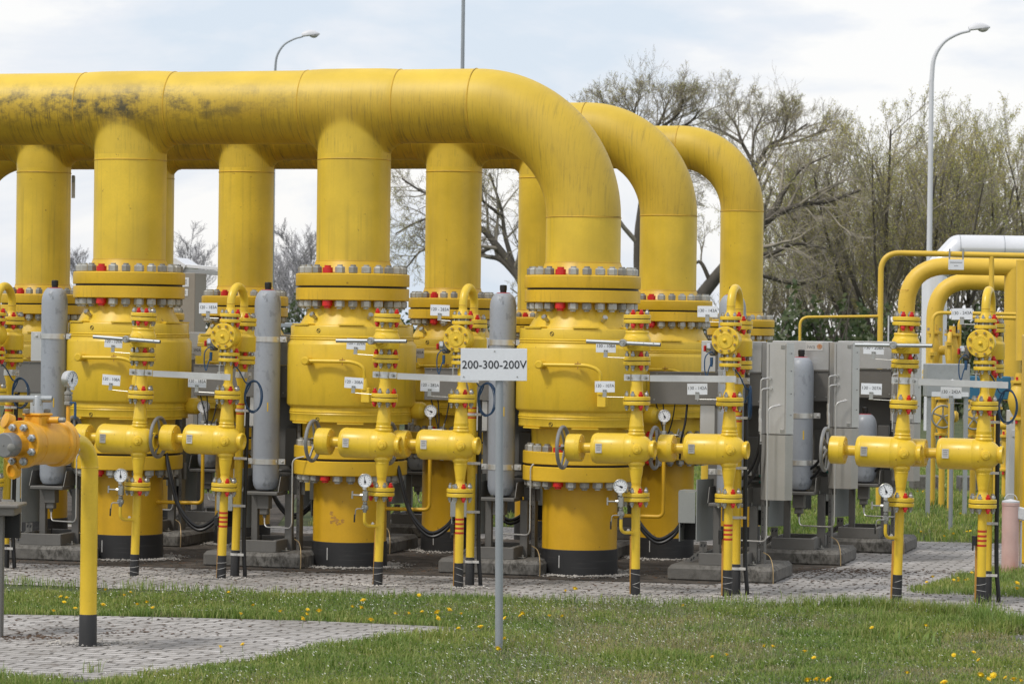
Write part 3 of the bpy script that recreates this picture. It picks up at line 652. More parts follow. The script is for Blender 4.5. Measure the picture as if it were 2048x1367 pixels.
    # plates
    plate(root, up, (-.225, -.06, YZ(694)), wire=.15, tilt=.015); plate(root, lo, (-.232, -.06, YZ(773.5)), wire=.15, tilt=[.03, .02, -.01, .0][seed % 4])
    # thin rusty stake behind the foot
    b = MB(); b.box((-.048, .045, .20), (.018, .010, .50 if seed else .4), .001); b.build('stake', 'rust_band', root)
    b = MB(); b.box((-.06, -.01, .485), (.020, .004, .04), .001, Matrix.Rotation(.5, 3, 'Y')); b.build('seal_tag', 'plate_grey', root)
    return root
def f2(px, py, s, lean, up, lo, label, seed, rowlab='small valve stacks with a round bolted cover'):
    root = place_stack('metering_stack', label, px, py, s, lean, rowlab); stack_pivot(root, lean); k_ = 1 + .10/root.location.y; root.location.x *= k_; root.location.y *= k_; root.location.z = H + (root.location.z-H)*k_
    lower_half(root, seed)
    fp = root
    b = MB()
    for y in (1047.5, 1057, 1066, 1075.5): b.lathe([(.0338, YZ(y)-.008), (.0338, YZ(y)+.008)], 24, cap=False)
    b.build('warning_band', 'red_band', root)
    b = MB(); b.lathe([(.058, YZ(792.6)-.001), (.052, YZ(789)), (.038, YZ(779)), (.034, YZ(775)), (.034, YZ(732))], 28); b.build('pipe', 'yellow_small', root)
    b = MB(); b.cyl((-.03, -.02, YZ(757)), (-.055, -.05, YZ(757)), .012, 10); b.cyl((-.055, -.05, YZ(765)), (-.055, -.05, YZ(740)), .008, 8); b.box((-.055, -.05, YZ(758)), (.03, .025, .03), .004); b.box((-.055, -.05, YZ(739)), (.06, .01, .006), .001); b.build('vent_valve', 'nut_small', root)
    fpair(root, 712.5, r=.083, t=.027, wide=True, reds=(7,), rc=.066)
    zc = YZ(679); b = MB(); b.lathe([(.050, YZ(714)), (.045, YZ(700)), (.045, YZ(660)), (.050, YZ(649))], 28)
    b.lathe([(0, -.055), (.085, -.055), (.092, -.04), (.094, .045), (.101, .05), (.1025, .055), (.1025, .080), (.101, .084), (.104, .086), (.104, .108), (.100, .114), (0, .114)], 56, (-.02, .02, zc), (0, -1, 0))
    dr = b.build('filter_housing', 'yellow_small', root)
    yf = .02-.114; b = MB(); b.lathe([(.061, 0), (.061, .004), (.058, .006), (0, .006)], 44, (-.02, yf, zc), (0, -1, 0)); b.lathe([(.018, 0), (.010, .012), (.006, .02), (0, .024)], 12, (-.02, yf-.005, zc), (.2, -1, 0)); b.build('cover_disc', 'yellow_small', dr)
    b = MB()          # worn raised lettering round the disc: short ribs
    for i in list(range(-2, 7)) + list(range(11, 15)):
        a = math.radians(90 - i*19); b.box((-.02+math.cos(a)*.047, yf-.0065, zc+math.sin(a)*.047), (.007, .003, .010), .001, Matrix.Rotation(-(a-PI/2), 3, 'Y'))
        if i % 2: b.box((-.02+math.cos(a-.1)*.047, yf-.0065, zc+math.sin(a-.1)*.047), (.003, .003, .010), .001, Matrix.Rotation(-(a-PI/2)+.4, 3, 'Y'))
    b.build('raised_marks', 'yellow_small', dr)
    for i in range(8):
        a = PI/8 + 2*PI*i/8 + .02; bo = MB(); bo.lathe([(.0125, 0), (.0135, .002), (.0125, .012)], 6, (0, 0, 0), (0, -1, 0)); o_ = bo.build('cover_bolt', 'yellow_flange', dr, (-.02+math.cos(a)*.082, yf, zc+math.sin(a)*.082))
        bo = MB(); bo.lathe([(.0075, .010), (.0075, .018)], 12, (0, 0, 0), (0, -1, 0)); bo.build('bolt_end', 'brass', o_)
    fpair(root, 631, r=.083, t=.027, wide=True, reds=(7,), rc=.066)
    # U-bend to the second column behind
    rb = .135; zt = YZ(566)-.032-rb
    p = [(0, 0, YZ(631)), (0, 0, zt)] + arc((0, rb, zt), (0, -1, 0), (0, 0, 1), 0, PI, rb, 20) + [(0, 2*rb, YZ(640))]
    b = MB(); b.lathe([(.052, YZ(631)), (.036, YZ(622)), (.0325, YZ(618))], 24); b.tube(p, .032, 24); b.lathe([(.055, YZ(640)), (.036, YZ(631)), (.0325, YZ(627))], 24, (0, 2*rb, 0))
    ub = b.build('u_bend', 'yellow_small', root); 
    for q_ in ((0, 0, zt), (0, 2*rb, zt-.02)): b = MB(); b.torus(q_, (0, 0, 1), .032, .0025, 24, 5); b.build('weld_seam', 'weld', ub)
    y2 = 2*rb
    fpair(root, 640, y=y2, reds=(6,)); b = MB()
    b.lathe([(.048, YZ(657)), (.048, YZ(664)), (.085, YZ(665)), (.088, YZ(667)), (.088, YZ(674)), (.103, YZ(680)), (.103, YZ(708)), (.100, YZ(711)), (.049, YZ(712)), (.048, YZ(722))], 40, (0, y2, 0)); b.build('ball_valve_body', 'yellow_small', root)
    fpair(root, 720, y=y2, reds=(6,)); b = MB(); b.lathe([(.055, YZ(738)), (.046, YZ(742)), (.046, YZ(768)), (.033, YZ(780)), (.0325, YZ(1130))], 24, (0, y2, 0)); b.build('pipe', 'yellow_small', root)
    b = MB()
    for y in (822, 832, 842): b.lathe([(.0334, YZ(y)-.006), (.0334, YZ(y)+.006)], 24, (0, y2, 0), cap=False)
    b.build('warning_band', 'red_band', root)
    b = MB(); b.lathe([(.036, -.15), (.0365, 0), (.0355, YZ(1134)), (.033, YZ(1132))], 24, (0, y2, 0)); b.build('pipe_wrap', 'black_wrap', root)
    cz = YZ(760); b = MB(); b.lathe([(.048, cz-.024), (.051, cz-.024), (.051, cz+.024), (.048, cz+.024)], 24, (0, y2, 0)); b.box((.07, y2-.03, cz), (.05, .005, .048), .001); b.cyl((.078, y2-.06, cz), (.078, y2-.02, cz), .011, 8); b.build('pipe_clamp', 'stainless', root)
    b = MB(); b.cyl((-.075, .0, cz+.005), (-.075, .04, cz+.005), .013, 8); b.box((-.06, .04, cz), (.06, .006, .05), .001); b.build('strap_end', 'stainless', root)
    # black conduit beside the second column, tied on
    xo = .058; b = MB(); b.tube(smooth_path([(xo+.005, y2+.02, -.1), (xo+.03, y2, .02), (xo+.01, y2, .3), (xo+.006, y2, .9), (xo+.004, y2, 1.45)], 6), .0165, 12); b.build('conduit', 'rubber_hose', root)
    for y in (835, 936, 1036, 1139):
        b = MB(); zz = YZ(y); b.lathe([(.037, zz-.010), (.040, zz-.010), (.040, zz+.010), (.037, zz+.010)], 20, (0, y2, 0)); b.box((.045, y2-.024, zz), (.07, .004, .020), .001); b.build('cable_tie', 'plate_grey', root)
    # blue cable coil
    cx, cz = .150, YZ(803); b = MB(); rnd = random.Random(seed); nar = 2.6 if seed == 6 else -.35
    if seed == 6: cx = .115
    for i in range(5):
        b.torus((cx+rnd.uniform(-.004, .004), y2-.09-.007*i, cz+rnd.uniform(-.006, .006)), (.08*i+nar, 1, .03), .068+rnd.uniform(-.006, .006), .0034, 40, 6, Ry=.122+rnd.uniform(-.006, .006))
    b.tube(smooth_path([(.02, -.01, YZ(733)), (.05, .08, YZ(748)), (.09, .14, YZ(775)), (.12, y2-.10, cz+.10), (.075, y2-.1, cz)], 8), .0055, 8)
    b.build('cable_coil', 'blue_cable', root)
    # position switch left of the cover with its cable
    sx, sz = -.165, YZ(697); b = MB(); b.box((sx+.035, .0, sz), (.055, .07, .10), .012); sw = b.build('position_switch', 'frame_grey', root)
    b = MB(); b.lathe([(.030, 0), (.036, .006), (.036, .030), (.030, .036)], 24, (sx+.015, -.005, sz+.01), (-1, -.35, 0)); b.build('switch_cap', 'chrome', sw)
    b = MB(); b.box((sx-.022, -.022, sz+.005), (.012, .045, .045), .004, Matrix.Rotation(-.3, 3, 'Z')); b.build('switch_window', 'red_cap', sw)
    b = MB(); b.tube(smooth_path([(sx+.05, -.03, sz-.04), (sx+.03, -.06, sz-.02), (sx-.01, -.07, sz-.06), (sx-.015, -.065, sz-.15), (sx+.0, -.06, sz-.205), (sx+.015, -.06, sz-.15), (sx+.035, -.055, sz-.09)], 8), .0045, 8); b.lathe([(.012, 0), (.012, .045), (.008, .07)], 10, (sx+.035, -.055, sz-.06), (0, 0, -1)); b.build('switch_cable', 'blue_cable', sw)
    if up: plate(root, up, (-.165, -.06, YZ(622)), wire=.09, tilt=[-.03, .02, 0, 0][seed % 4])
    if lo: plate(root, lo, (-.236, -.06, YZ(777)), wire=.15, tilt=[.0, .02, -.02, 0][seed % 4])
    b = MB(); b.box((-.045, .03, .22), (.018, .010, .46), .001); b.build('stake', 'rust_band', root)
    b = MB(); b.box((-.055, .0, .47), (.035, .03, .07), .004); b.box((-.065, -.01, .42), (.012, .012, .05), .003); b.build('stake_switch', 'black', root)
    return root
f1(279, 879.5, 254, .028, '120 - 109A', '120 - 108A', 'yellow valve stack with a bar handle and the plates 120-109A and 120-108A', 0)
f1(766, 888, 260.5, .025, '120 - 209A', '120 - 208A', 'yellow valve stack with a bar handle and the plates 120-209A and 120-208A', 1)
f1(1272.7, 897, 267, -.006, '130 - 108A', '130 - 107A', 'yellow valve stack with a bar handle and the plates 130-108A and 130-107A', 2)
f1(1804, 905, 271, .022, '130 - 208A', '130 - 207A', 'yellow valve stack with a bar handle and the plates 130-208A and 130-207A', 3)
f2(-14, 872, 251, .018, None, None, 'yellow valve stack cut off by the left edge of the photo, beside a blue cable', 7)
f2(452.6, 879.5, 256.5, .025, '120 - 183A', '120 - 182A', 'yellow valve stack with a round cover and the plates 120-183A and 120-182A', 4)
f2(921.6, 889, 262.5, .004, '120 - 283A', '120 - 282A', 'yellow valve stack with a round cover and the 120-282A plate, left of the big sign', 5)
f2(1458.4, 897.5, 268.5, .0, '130 - 143A', '130 - 142A', 'yellow valve stack with a round cover and the plates 130-143A and 130-142A', 6)
f2(1967, 907, 273, .003, '130 - 243A', '130 - 242A', 'yellow valve stack with a round cover and the plates 130-243A and 130-242A', 8)
# ------------------------------------------------------------------ gas cylinder racks between the valves
def rack(px, py_base, Y, ztop, label_r, label_c, cabinet, sticker=False, hose=True, left=True):
    P = at(px, py_base, Y); root = thing('actuator_rack', label_r, 'actuator rack', (P.x, P.y, 0), (0, 0, -TH), 'stainless racks beside the large valves')
    # concrete pad
    pd = MB(); pd.box((-.02, .155, .06), (.86, .85, .14), .03); pad = obj('concrete_pad', pd.mesh('concrete_pad', 'concrete', ang=20), None, (P.x, P.y, 0), (0, 0, -TH)); tag(pad, 'concrete pad under the ' + ' '.join(label_r.split()[1:12]), 'concrete pad', 'concrete pads'); z0 = .13
    # base pan: four channel walls
    b = MB()
    x0, x1, yf, yb, h = -.20, .165, -.20, .42, .095
    b.box(((x0+x1)/2, yf, z0+h/2), (x1-x0+.01, .012, h), .003); b.box((x1, (yf+yb)/2, z0+h/2), (.012, yb-yf-.012, h), .003); b.box((x0, (yf+yb)/2, z0+h/2), (.012, yb-yf-.012, h), .003); b.box((0, yb, z0+h/2), (x1-x0, .012, h), .003)
    b.box((0, yf+.02, z0+h-.003), (x1-x0-.012, .035, .006), .001); b.box((x1-.02, .1, z0+h-.001), (.03, yb-yf-.1, .005), .001)
    b.build('base_pan', 'frame_grey', root)
    b = MB(); b.cyl((x1+.04, -.05, z0), (x1+.04, -.05, z0+.03), .008, 8); b.box((x1+.03, -.05, z0+.008), (.06, .05, .006), .001); b.build('anchor_bolt', 'nut_dark', root)
    for xx, ww in ((-.125, .055), (.175, .065)):     # front uprights
        b = MB(); b.box((xx, .10, .36), (ww, .05, .47), .003); b.build('upright', 'frame_grey', root)
    b = MB(); b.box((.245, .16, 1.0), (.030, .09, 1.81), .002); b.box((-.15, .17, 1.25), (.03, .06, 1.2), .002); b.build('rear_post', 'frame_grey', root)
    b = MB()
    for i in range(34): b.lathe([(.0045, 0), (.0045, .0006)], 8, (.245, .1148, .18+.052*i), (0, -1, 0))
    b.build('post_holes', 'ink', root)
    # panels behind the cylinder
    b = MB(); b.box((-.035, .24, 1.785), (.50, .17, .25), .004); b.build('top_cabinet', 'stainless', root)
    b = MB(); b.box((-.24, .20, 1.525), (.92, .16, .262), .003); b.box((-.24, .118, 1.654), (.92, .02, .006), .001); b.build('side_panel', 'panel_grey', root)
    b = MB()
    for xx in (-.66, -.30, .10, .20): b.lathe([(.007, 0), (.007, .005)], 8, (xx, .12, 1.43), (0, -1, 0)); b.lathe([(.004, 0), (.004, .005)], 8, (xx+.02, .12, 1.64), (0, -1, 0))
    b.build('panel_screw', 'nut_small', root)
    for q_, (xa, xb) in enumerate(((-.66, -.58), (-.60, -.585), (-.50, -.56), (-.40, -.44))):
        b = MB(); b.tube(smooth_path([(xa, .18, 1.40), ((xa+xb)/2+.01, .16, 1.25), (xb, .15, 1.10), (xb-.02, .2, .95)], 5), .0055 if q_ < 3 else .009, 6); b.build('thin_cable', 'rubber_hose', root)
    b = MB(); b.box((-.205, .24, 1.27), (.17, .15, .245), .003); b.build('junction_box', 'stainless', root)
    b = MB(); b.box((-.03, .33, 1.0), (.44, .03, .78), .002); b.build('back_plate', 'frame_grey', root)
    b = MB(); b.box((.13, .30, .98), (.10, .12, .32), .003); b.cyl((-.05, .25, .78), (.23, .25, .78), .012, 8); b.cyl((-.05, .25, .83), (.23, .25, .83), .009, 8); b.build('bracket', 'frame_grey', root)
    b = MB(); b.box((.215, .2, .78), (.04, .02, .018), .002); b.box((.215, .2, .83), (.04, .02, .018), .002); b.build('hose_fitting', 'green_plastic', root)
    # shelf with cheeks
    b = MB(); b.box((.0, .0, .605), (.30, .26, .030), .006)
    for sx in (-1, 1):
        pts = [(-.128, .62), (.02 if sx > 0 else -.02, .62), (.14, .62), (.14, .745), (-.07, .745)]
        x = .155*sx; vs = [(x+dx, y, z) for dx in (-.002, .002) for y, z in pts]; n = 5
        b.add(vs, [tuple(range(n-1, -1, -1)), tuple(range(n, 2*n))] + [(i, (i+1) % n, n+(i+1) % n, n+i) for i in range(n)])
    b.box((.225, .14, .665), (.14, .006, .15), .001); b.box((-.225, .14, .665), (.14, .006, .15), .001)
    b.build('shelf', 'frame_grey', root)
    # strap bands
    for zz in (.865, 1.875 if ztop > 2.1 else (ztop-.52 if ztop > 1.5 else ztop-.28)):
        if zz < .9 and ztop < 1.5: zz = .80
        b = MB()
        b.lathe([(.1105, zz-.022), (.1135, zz-.022), (.1135, zz+.022), (.1105, zz+.022)], 36); b.box((.145, -.02, zz), (.06, .008, .046), .002); b.box((-.145, -.02, zz), (.06, .008, .046), .002)
        for xx in (.152, -.152): b.lathe([(.011, 0), (.011, .012), (.006, .013), (.006, .024)], 6, (xx, -.024, zz), (0, -1, 0))
        b.build('strap_band', 'stainless', root)
    # valve block under the shelf, thin tube
    b = MB(); b.box((.0, -.02, .535), (.10, .09, .12), .004); b.box((.0, -.02, .455), (.07, .06, .06), .006); b.cyl((.0, -.02, .43), (.0, -.02, .40), .016, 8); b.build('valve_block', 'frame_grey', root)
    zt_ = 1.39 if cabinet else .9; xt = .335 if cabinet else .30
    b = MB(); b.tube(bend([(.0, -.02, .41), (.005, -.03, .325), (xt, -.19, .33), (xt, -.19, zt_), (xt+.09, -.16, zt_+.02)], .055, 8), .0062, 10); b.build('thin_tube', 'stainless', root)
    if cabinet:
        cx = .40; b = MB()
        def poly(z0_, z1_, g=0):
            return b.prism([(cx-.15+g, .28), (cx-.15+g, -.02), (cx-.095+g, -.115), (cx+.065-g, -.115), (cx+.114-g, -.050), (cx+.045-g, .28)][::1], z0_, z1_)
        poly(1.18, 1.905); c1 = b.build('cabinet', 'stainless', root, ang=20); c1['label'] = 'tall stainless cabinet with chamfered corner'
        b = MB(); poly(.655, 1.172, .002); b.build('lower_cabinet', 'stainless_tan', root, ang=20)
        b = MB(); b.box((cx-.075, -.1165, 1.54), (.004, .003, .70), 0); b.box((cx+.058, -.1165, 1.54), (.003, .003, .70), 0); b.build('door_seam', 'panel_grey', c1)
        b = MB()
        for zz in (1.33, 1.50, 1.68, 1.82): b.lathe([(.0045, 0), (.0045, .003)], 8, (cx+.098, -.078, zz), (.8, -.6, 0))
        b.build('rivets', 'ink_grey', c1)
        b = MB(); b.box((cx+.035, -.118, 1.87), (.032, .006, .032), .004); b.box((cx+.035, -.118, 1.205), (.030, .006, .030), .004); b.build('latch', 'nut_small', c1)
        for xx, zz in ((cx-.085, 1.62), (cx-.08, 1.54)):
            b = MB(); b.tube(bend([(xx+.02, -.11, zz), (xx+.0, -.15, zz), (xx-.045, -.16, zz-.005), (xx-.05, -.155, zz-.25)], .03), .0065, 8); b.lathe([(.014, 0), (.014, .02)], 10, (xx+.02, -.112, zz), (0, -1, 0)); b.lathe([(.011, 0), (.013, .02), (.010, .05), (.013, .08), (.010, .13), (.012, .2)], 8, (xx-.05, -.155, zz-.24), (0, 0, -1)); b.build('hose_elbow', 'stainless', root)
            b = MB(); b.tube(smooth_path([(xx-.05, -.155, zz-.42), (xx-.06, -.15, zz-.56), (xx-.14, -.10, zz-.74), (xx-.28, .02, zz-.84), (xx-.40, .12, zz-.86)], 8), .012, 10); b.build('hose', 'rubber_hose', root)
    if left:
        b = MB(); b.box((-.34, -.055, .575), (.14, .012, .25), .002); b.box((-.34, .05, .705), (.14, .20, .008), .001); b.box((-.405, .06, .50), (.008, .18, .40), .001)
        b.build('open_box', 'box_grey', root)
        b = MB(); b.prism([(-.266, -.052), (-.258, -.052), (-.150, .22), (-.158, .22)], .305, .80); b.build('open_box_side', 'box_grey', root)
        b = MB(); b.box((-.34, .14, .40), (.15, .01, .19), .002); b.build('box_inside', 'black', root)
        b = MB(); vs = [(-.19, .30), (-.25, .30), (-.25, .23), (-.37, .135), (-.31, .135), (-.19, .21)]; n = len(vs); vv = [(x, y_, z) for y_ in (.02, .028) for x, z in vs]
        b.add(vv, [tuple(range(n)), tuple(range(2*n-1, n-1, -1))] + [(i, n+i, n+(i+1) % n, (i+1) % n) for i in range(n)]); ft_ = b.build('foot_bracket', 'frame_grey', root)
        b = MB()
        for (x, z) in ((-.235, .27), (-.205, .27), (-.245, .205), (-.265, .192), (-.295, .168), (-.315, .153)): b.box((x, .0188, z), (.010, .002, .022), 0, Matrix.Rotation(.3, 3, 'Y'))
        b.build('slot', 'ink', ft_)
    if hose:
        for d in (0, .03):
            b = MB(); b.tube(smooth_path([(-.93, .1, .92), (-.86, .02+d, .72), (-.76, -.0, .44+d), (-.60, -.02, .285+d), (-.46, -.0, .34+d), (-.37, .03, .50)], 10), .0145, 10); b.build('hose', 'rubber_hose', root)
    # bonding wire over the pad edge
    b = MB(); b.tube(smooth_path([(.30, -.12, .24), (.36, -.17, .21), (.40, -.24, .13), (.412, -.28, -.01)], 8), .004, 6); b.build('bonding_wire', 'brass', root)
    # the cylinder itself
    cyl = thing('gas_cylinder', label_c, 'gas cylinder', (P.x, P.y, .622), (0, 0, -TH), 'grey gas cylinders standing in racks'); hh = ztop - .622 - .02
    pr = [(0, .0), (.05, .002), (.085, .015), (.102, .045), (.109, .085), (.109, hh-.125), (.107, hh-.092), (.101, hh-.060), (.089, hh-.030), (.070, hh-.008), (.055, hh)]
    b = MB(); b.lathe(pr, 40); b.build('cylinder_body', 'cylinder_grey', cyl)
    b = MB(); b.lathe([(.060, hh-.010), (.063, hh-.006), (.050, hh+.005), (.022, hh+.006)], 32); b.build('collar', 'collar_pink', cyl)
    b = MB(); b.lathe([(.026, hh), (.026, hh+.022), (.029, hh+.024), (.029, hh+.060), (.024, hh+.066), (0, hh+.068)], 20); b.build('valve_cap', 'black', cyl)
    b = MB(); b.box((.045, -.1002, hh*.42), (.010, .0015, .075), 0, Matrix.Rotation(.42, 3, 'Z')); b.build('sticker', 'yellow_small', cyl)
    if sticker:
        s_ = obj('sign_plate', MB().box((0, 0, 0), (.15, .003, .075), .001).mesh('sign_plate', 'plate_grey'), root, (.085, .152, 1.865)); obj('lettering', text_mesh('iwa', .055, 'ink_grey', -.01, .0003), s_, (-.03, -.0022, -.002))
        b = MB()
        for i in range(6):
            a = i*PI/3; b.torus((.045+.011*math.cos(a), -.002, .011*math.sin(a)), (0, 1, 0), .010, .0022, 16, 4)
        b.build('emblem', 'sticker_orange', s_)
    return root
rack(105, 960, 25.9, 2.30, 'grey rack at the far left holding a cylinder behind the orange valve', 'grey gas cylinder left of the leftmost large valve, behind the orange valve', False)
rack(531.5, 960, 25.45, 2.30, 'grey rack standing between the first and second large front valves', 'grey gas cylinder left of the middle large valve', False)
rack(1002, 960, 25.0, 2.295, 'grey rack standing behind the sign post', 'grey gas cylinder rising behind the 200-300-200V sign', False)
rack(1461, 940, 24.6, 2.30, 'grey rack with cabinet behind the 130-143A stack', 'grey gas cylinder whose black cap shows above the U-bend of the 130-143A stack', True)
rack(1600, 940, 26.5, 1.79, 'grey rack with cabinet and white sticker in the middle of the three cabinets', 'stained blue-grey gas cylinder with red collar between two stainless cabinets', True, sticker=True, hose=False)
rack(1729, 940, 28.0, 1.266, 'grey rack with cabinet behind the 130-208A plate', 'shortest grey gas cylinder with red collar, behind the 130-208A stack', True, hose=False)
rack(300, 940, 27.7, 1.79, 'grey rack mostly hidden behind the leftmost large valve', 'grey gas cylinder hidden behind the leftmost large valve', False)
rack(712, 940, 27.2, 1.79, 'grey rack mostly hidden behind the middle large valve', 'grey gas cylinder hidden behind the middle large valve', False)
rack(1150, 940, 26.8, 1.79, 'grey rack mostly hidden behind the right large valve', 'grey gas cylinder hidden behind the right large valve', False)

for q_, (px_, lb_) in enumerate(((418, 'leftmost valve and the 120-183A stack'), (838, 'middle large valve and the 120-282A stack'), (1283, 'two right-hand large valves'))):
    rack(px_, 940, 29.2, 1.266, 'low rear rack in the gap between the ' + lb_, 'short rear gas cylinder between the ' + lb_, False, hose=False)
# ------------------------------------------------------------------ ground, paving, kerb
def sheet(name, pts, z, mat, kind='structure'):
    me = bpy.data.meshes.new(name); me.from_pydata([(p[0], p[1], z) for p in pts], [], [tuple(range(len(pts)))]); me.materials.append(MATS[mat]); me.update()
    if me.polygons[0].normal.z < 0: me.flip_normals()
    return tag(obj(name, me), None, None, kind=kind)
sheet('ground', [(-400, 4), (400, 4), (400, 900), (-400, 900)], 0, 'turf')
G = lambda px, py: gnd(px, py).to_2d()
near = [(-200, 1156), (0, 1168), (300, 1180), (560, 1190), (900, 1200), (1200, 1208), (1500, 1216), (1750, 1221), (1900, 1236), (2048, 1257), (2250, 1285)]
pave = [G(*p) for p in near]
far = [(2300, 1098), (2048, 1088), (1840, 1083), (1500, 1070), (1000, 1054), (500, 1052), (-200, 1046)]
PAVE = pave + [G(*p) for p in far]
PATCH = [G(*p) for p in [(1812, 1183), (1860, 1170), (1930, 1152), (1990, 1140), (2080, 1122), (2250, 1100), (2250, 1206), (2048, 1197), (1930, 1190), (1850, 1189)]]
FORE = [G(*p) for p in [(-250, 1220), (0, 1229), (300, 1234), (620, 1242), (985, 1258), (890, 1268), (640, 1298), (420, 1335), (300, 1358), (255, 1366), (-250, 1352)]]
SLAB = [G(*p) for p in [(2012, 1272), (2200, 1268), (2200, 1292), (2050, 1292)]]
sheet('paving', PAVE, .004, 'pavers'); sheet('paving_front', FORE, .004, 'pavers')
sheet('concrete_strip', SLAB, .006, 'concrete')
# dark gritty beds round the valves behind the paving edge
bed = [at(q, 600, yy).to_2d() for q, yy in ((-150, 26.0), (700, 25.6), (1480, 24.9), (1600, 26.6), (1600, 30.2), (-200, 31.5))]
bed = [at(px, py, Y).to_2d() for px, py, Y in ((-300, 650, 25.7), (1430, 650, 24.1), (1700, 650, 26.2), (1560, 650, 28.3), (-300, 650, 30.4))]
sheet('gravel_bed', bed, .008, 'gritty')
sheet('gravel_strip', [at(px, 650, Y).to_2d() for px, Y in ((-400, 30.41), (560, 30.41), (600, 36), (-400, 36))], .005, 'gritty')
k0, k1 = gnd(-160, 1354), gnd(262, 1367.5); d = (k1-k0); b = MB(); q = Matrix.Rotation(math.atan2(d.y, d.x), 3, 'Z'); n_ = q @ Vector((0, -.05, 0))
b.box((k0+k1)/2 + n_ + Vector((0, 0, -.03)), (d.length, .08, .10), .01, q); tag(b.build('kerb', 'concrete'), None, None, kind='structure')
# ------------------------------------------------------------------ grass blades (numpy)
def inpoly(P, poly):
    x, y = P[:, 0], P[:, 1]; c = np.zeros(len(P), bool); n = len(poly)
    for i in range(n):
        x1, y1 = poly[i]; x2, y2 = poly[(i+1) % n]
        m = ((y1 > y) != (y2 > y)) & (x < (x2-x1)*(y-y1)/((y2-y1) or 1e-9) + x1); c ^= m
    return c
rng = np.random.default_rng(5)
def vnoise(P, s, seed):
    r = np.random.default_rng(seed); g = r.random((64, 64)); u = P*s; i = np.floor(u).astype(int); f = u-i; f = f*f*(3-2*f)
    a = g[i[:, 0] % 64, i[:, 1] % 64]; b_ = g[(i[:, 0]+1) % 64, i[:, 1] % 64]; c = g[i[:, 0] % 64, (i[:, 1]+1) % 64]; d = g[(i[:, 0]+1) % 64, (i[:, 1]+1) % 64]
    return (a*(1-f[:, 0])+b_*f[:, 0])*(1-f[:, 1]) + (c*(1-f[:, 0])+d*f[:, 0])*f[:, 1]
def blades(name, P, h, w, mat, label, cat, lean=.5):
    n = len(P); a = rng.random(n)*2*PI; dx, dy = np.cos(a), np.sin(a); l = rng.random(n)*lean; b_ = rng.random(n)*2*PI; lx, ly = np.cos(b_)*l*h, np.sin(b_)*l*h
    V_ = np.zeros((n, 5, 3)); W_ = w
    V_[:, 0, 0] = P[:, 0]-dx*W_/2; V_[:, 0, 1] = P[:, 1]-dy*W_/2; V_[:, 1, 0] = P[:, 0]+dx*W_/2; V_[:, 1, 1] = P[:, 1]+dy*W_/2
    V_[:, 2, 0] = P[:, 0]+lx*.35+dx*W_*.4; V_[:, 2, 1] = P[:, 1]+ly*.35+dy*W_*.4; V_[:, 2, 2] = h*.6
    V_[:, 3, 0] = P[:, 0]+lx*.35-dx*W_*.4; V_[:, 3, 1] = P[:, 1]+ly*.35-dy*W_*.4; V_[:, 3, 2] = h*.6
    V_[:, 4, 0] = P[:, 0]+lx; V_[:, 4, 1] = P[:, 1]+ly; V_[:, 4, 2] = h*(1-l*l*.5)
    me = bpy.data.meshes.new(name); me.vertices.add(n*5); me.vertices.foreach_set('co', V_.ravel())
    base = np.arange(n)*5; lp = np.stack([base, base+1, base+2, base+3, base+3, base+2, base+4], 1).ravel()
    me.loops.add(n*7); me.loops.foreach_set('vertex_index', lp.astype(np.int32)); me.polygons.add(n*2)
    st_ = np.stack([np.arange(n)*7, np.arange(n)*7+4], 1).ravel(); me.polygons.foreach_set('loop_start', st_.astype(np.int32))
    me.polygons.foreach_set('loop_total', np.tile([4, 3], n).astype(np.int32)); me.update(calc_edges=True); me.materials.append(MATS[mat])
    return tag(obj(name, me), label, cat, kind='stuff')
def scatter(x0, x1, y0, y1, n): return np.stack([rng.uniform(x0, x1, n), rng.uniform(y0, y1, n)], 1)
def view_clip(P, m=.4):
    return P[np.abs(P[:, 0]) < P[:, 1]*(1024/F)+m]
def on_grass(P): return ~(inpoly(P, PAVE) & ~inpoly(P, PATCH)) & ~inpoly(P, FORE) & ~inpoly(P, SLAB)
P = view_clip(scatter(-4.2, 4.2, 16.6, 22.6, 230000)); P = P[on_grass(P)]
tuft = vnoise(P, 2.1, 1)*.6 + vnoise(P, 6, 2)*.4; right = np.clip((P[:, 0]-.6)/2.5, 0, 1)*(P[:, 1] > 20.0)
keep = rng.random(len(P)) < .35 + tuft*1.1; P, tuft, right = P[keep], tuft[keep], right[keep]
h = (.022 + .075*tuft**2.0*rng.uniform(.5, 1.4, len(P))) * (1 + right*.8); big_ = rng.random(len(P)) > .985; h[big_] *= 1.6
dry = (vnoise(P, 1.3, 9)*.6+vnoise(P, 5, 4)*.4 + .12*(P[:, 0] > .3) - .15*(P[:, 0] < -1)) > .56
dry &= rng.random(len(P)) < .55 + .3*(P[:, 0] > .3)
blades('grass', P[~dry], h[~dry]*1.1, .0066, 'grass_blade', 'short green spring grass in front of the paving', 'grass', .9)
blades('dry_grass', P[dry], h[dry]*.7, .005, 'grass_dry', 'dry pale grass stalks between the green in the foreground', 'dry grass', 1.3)
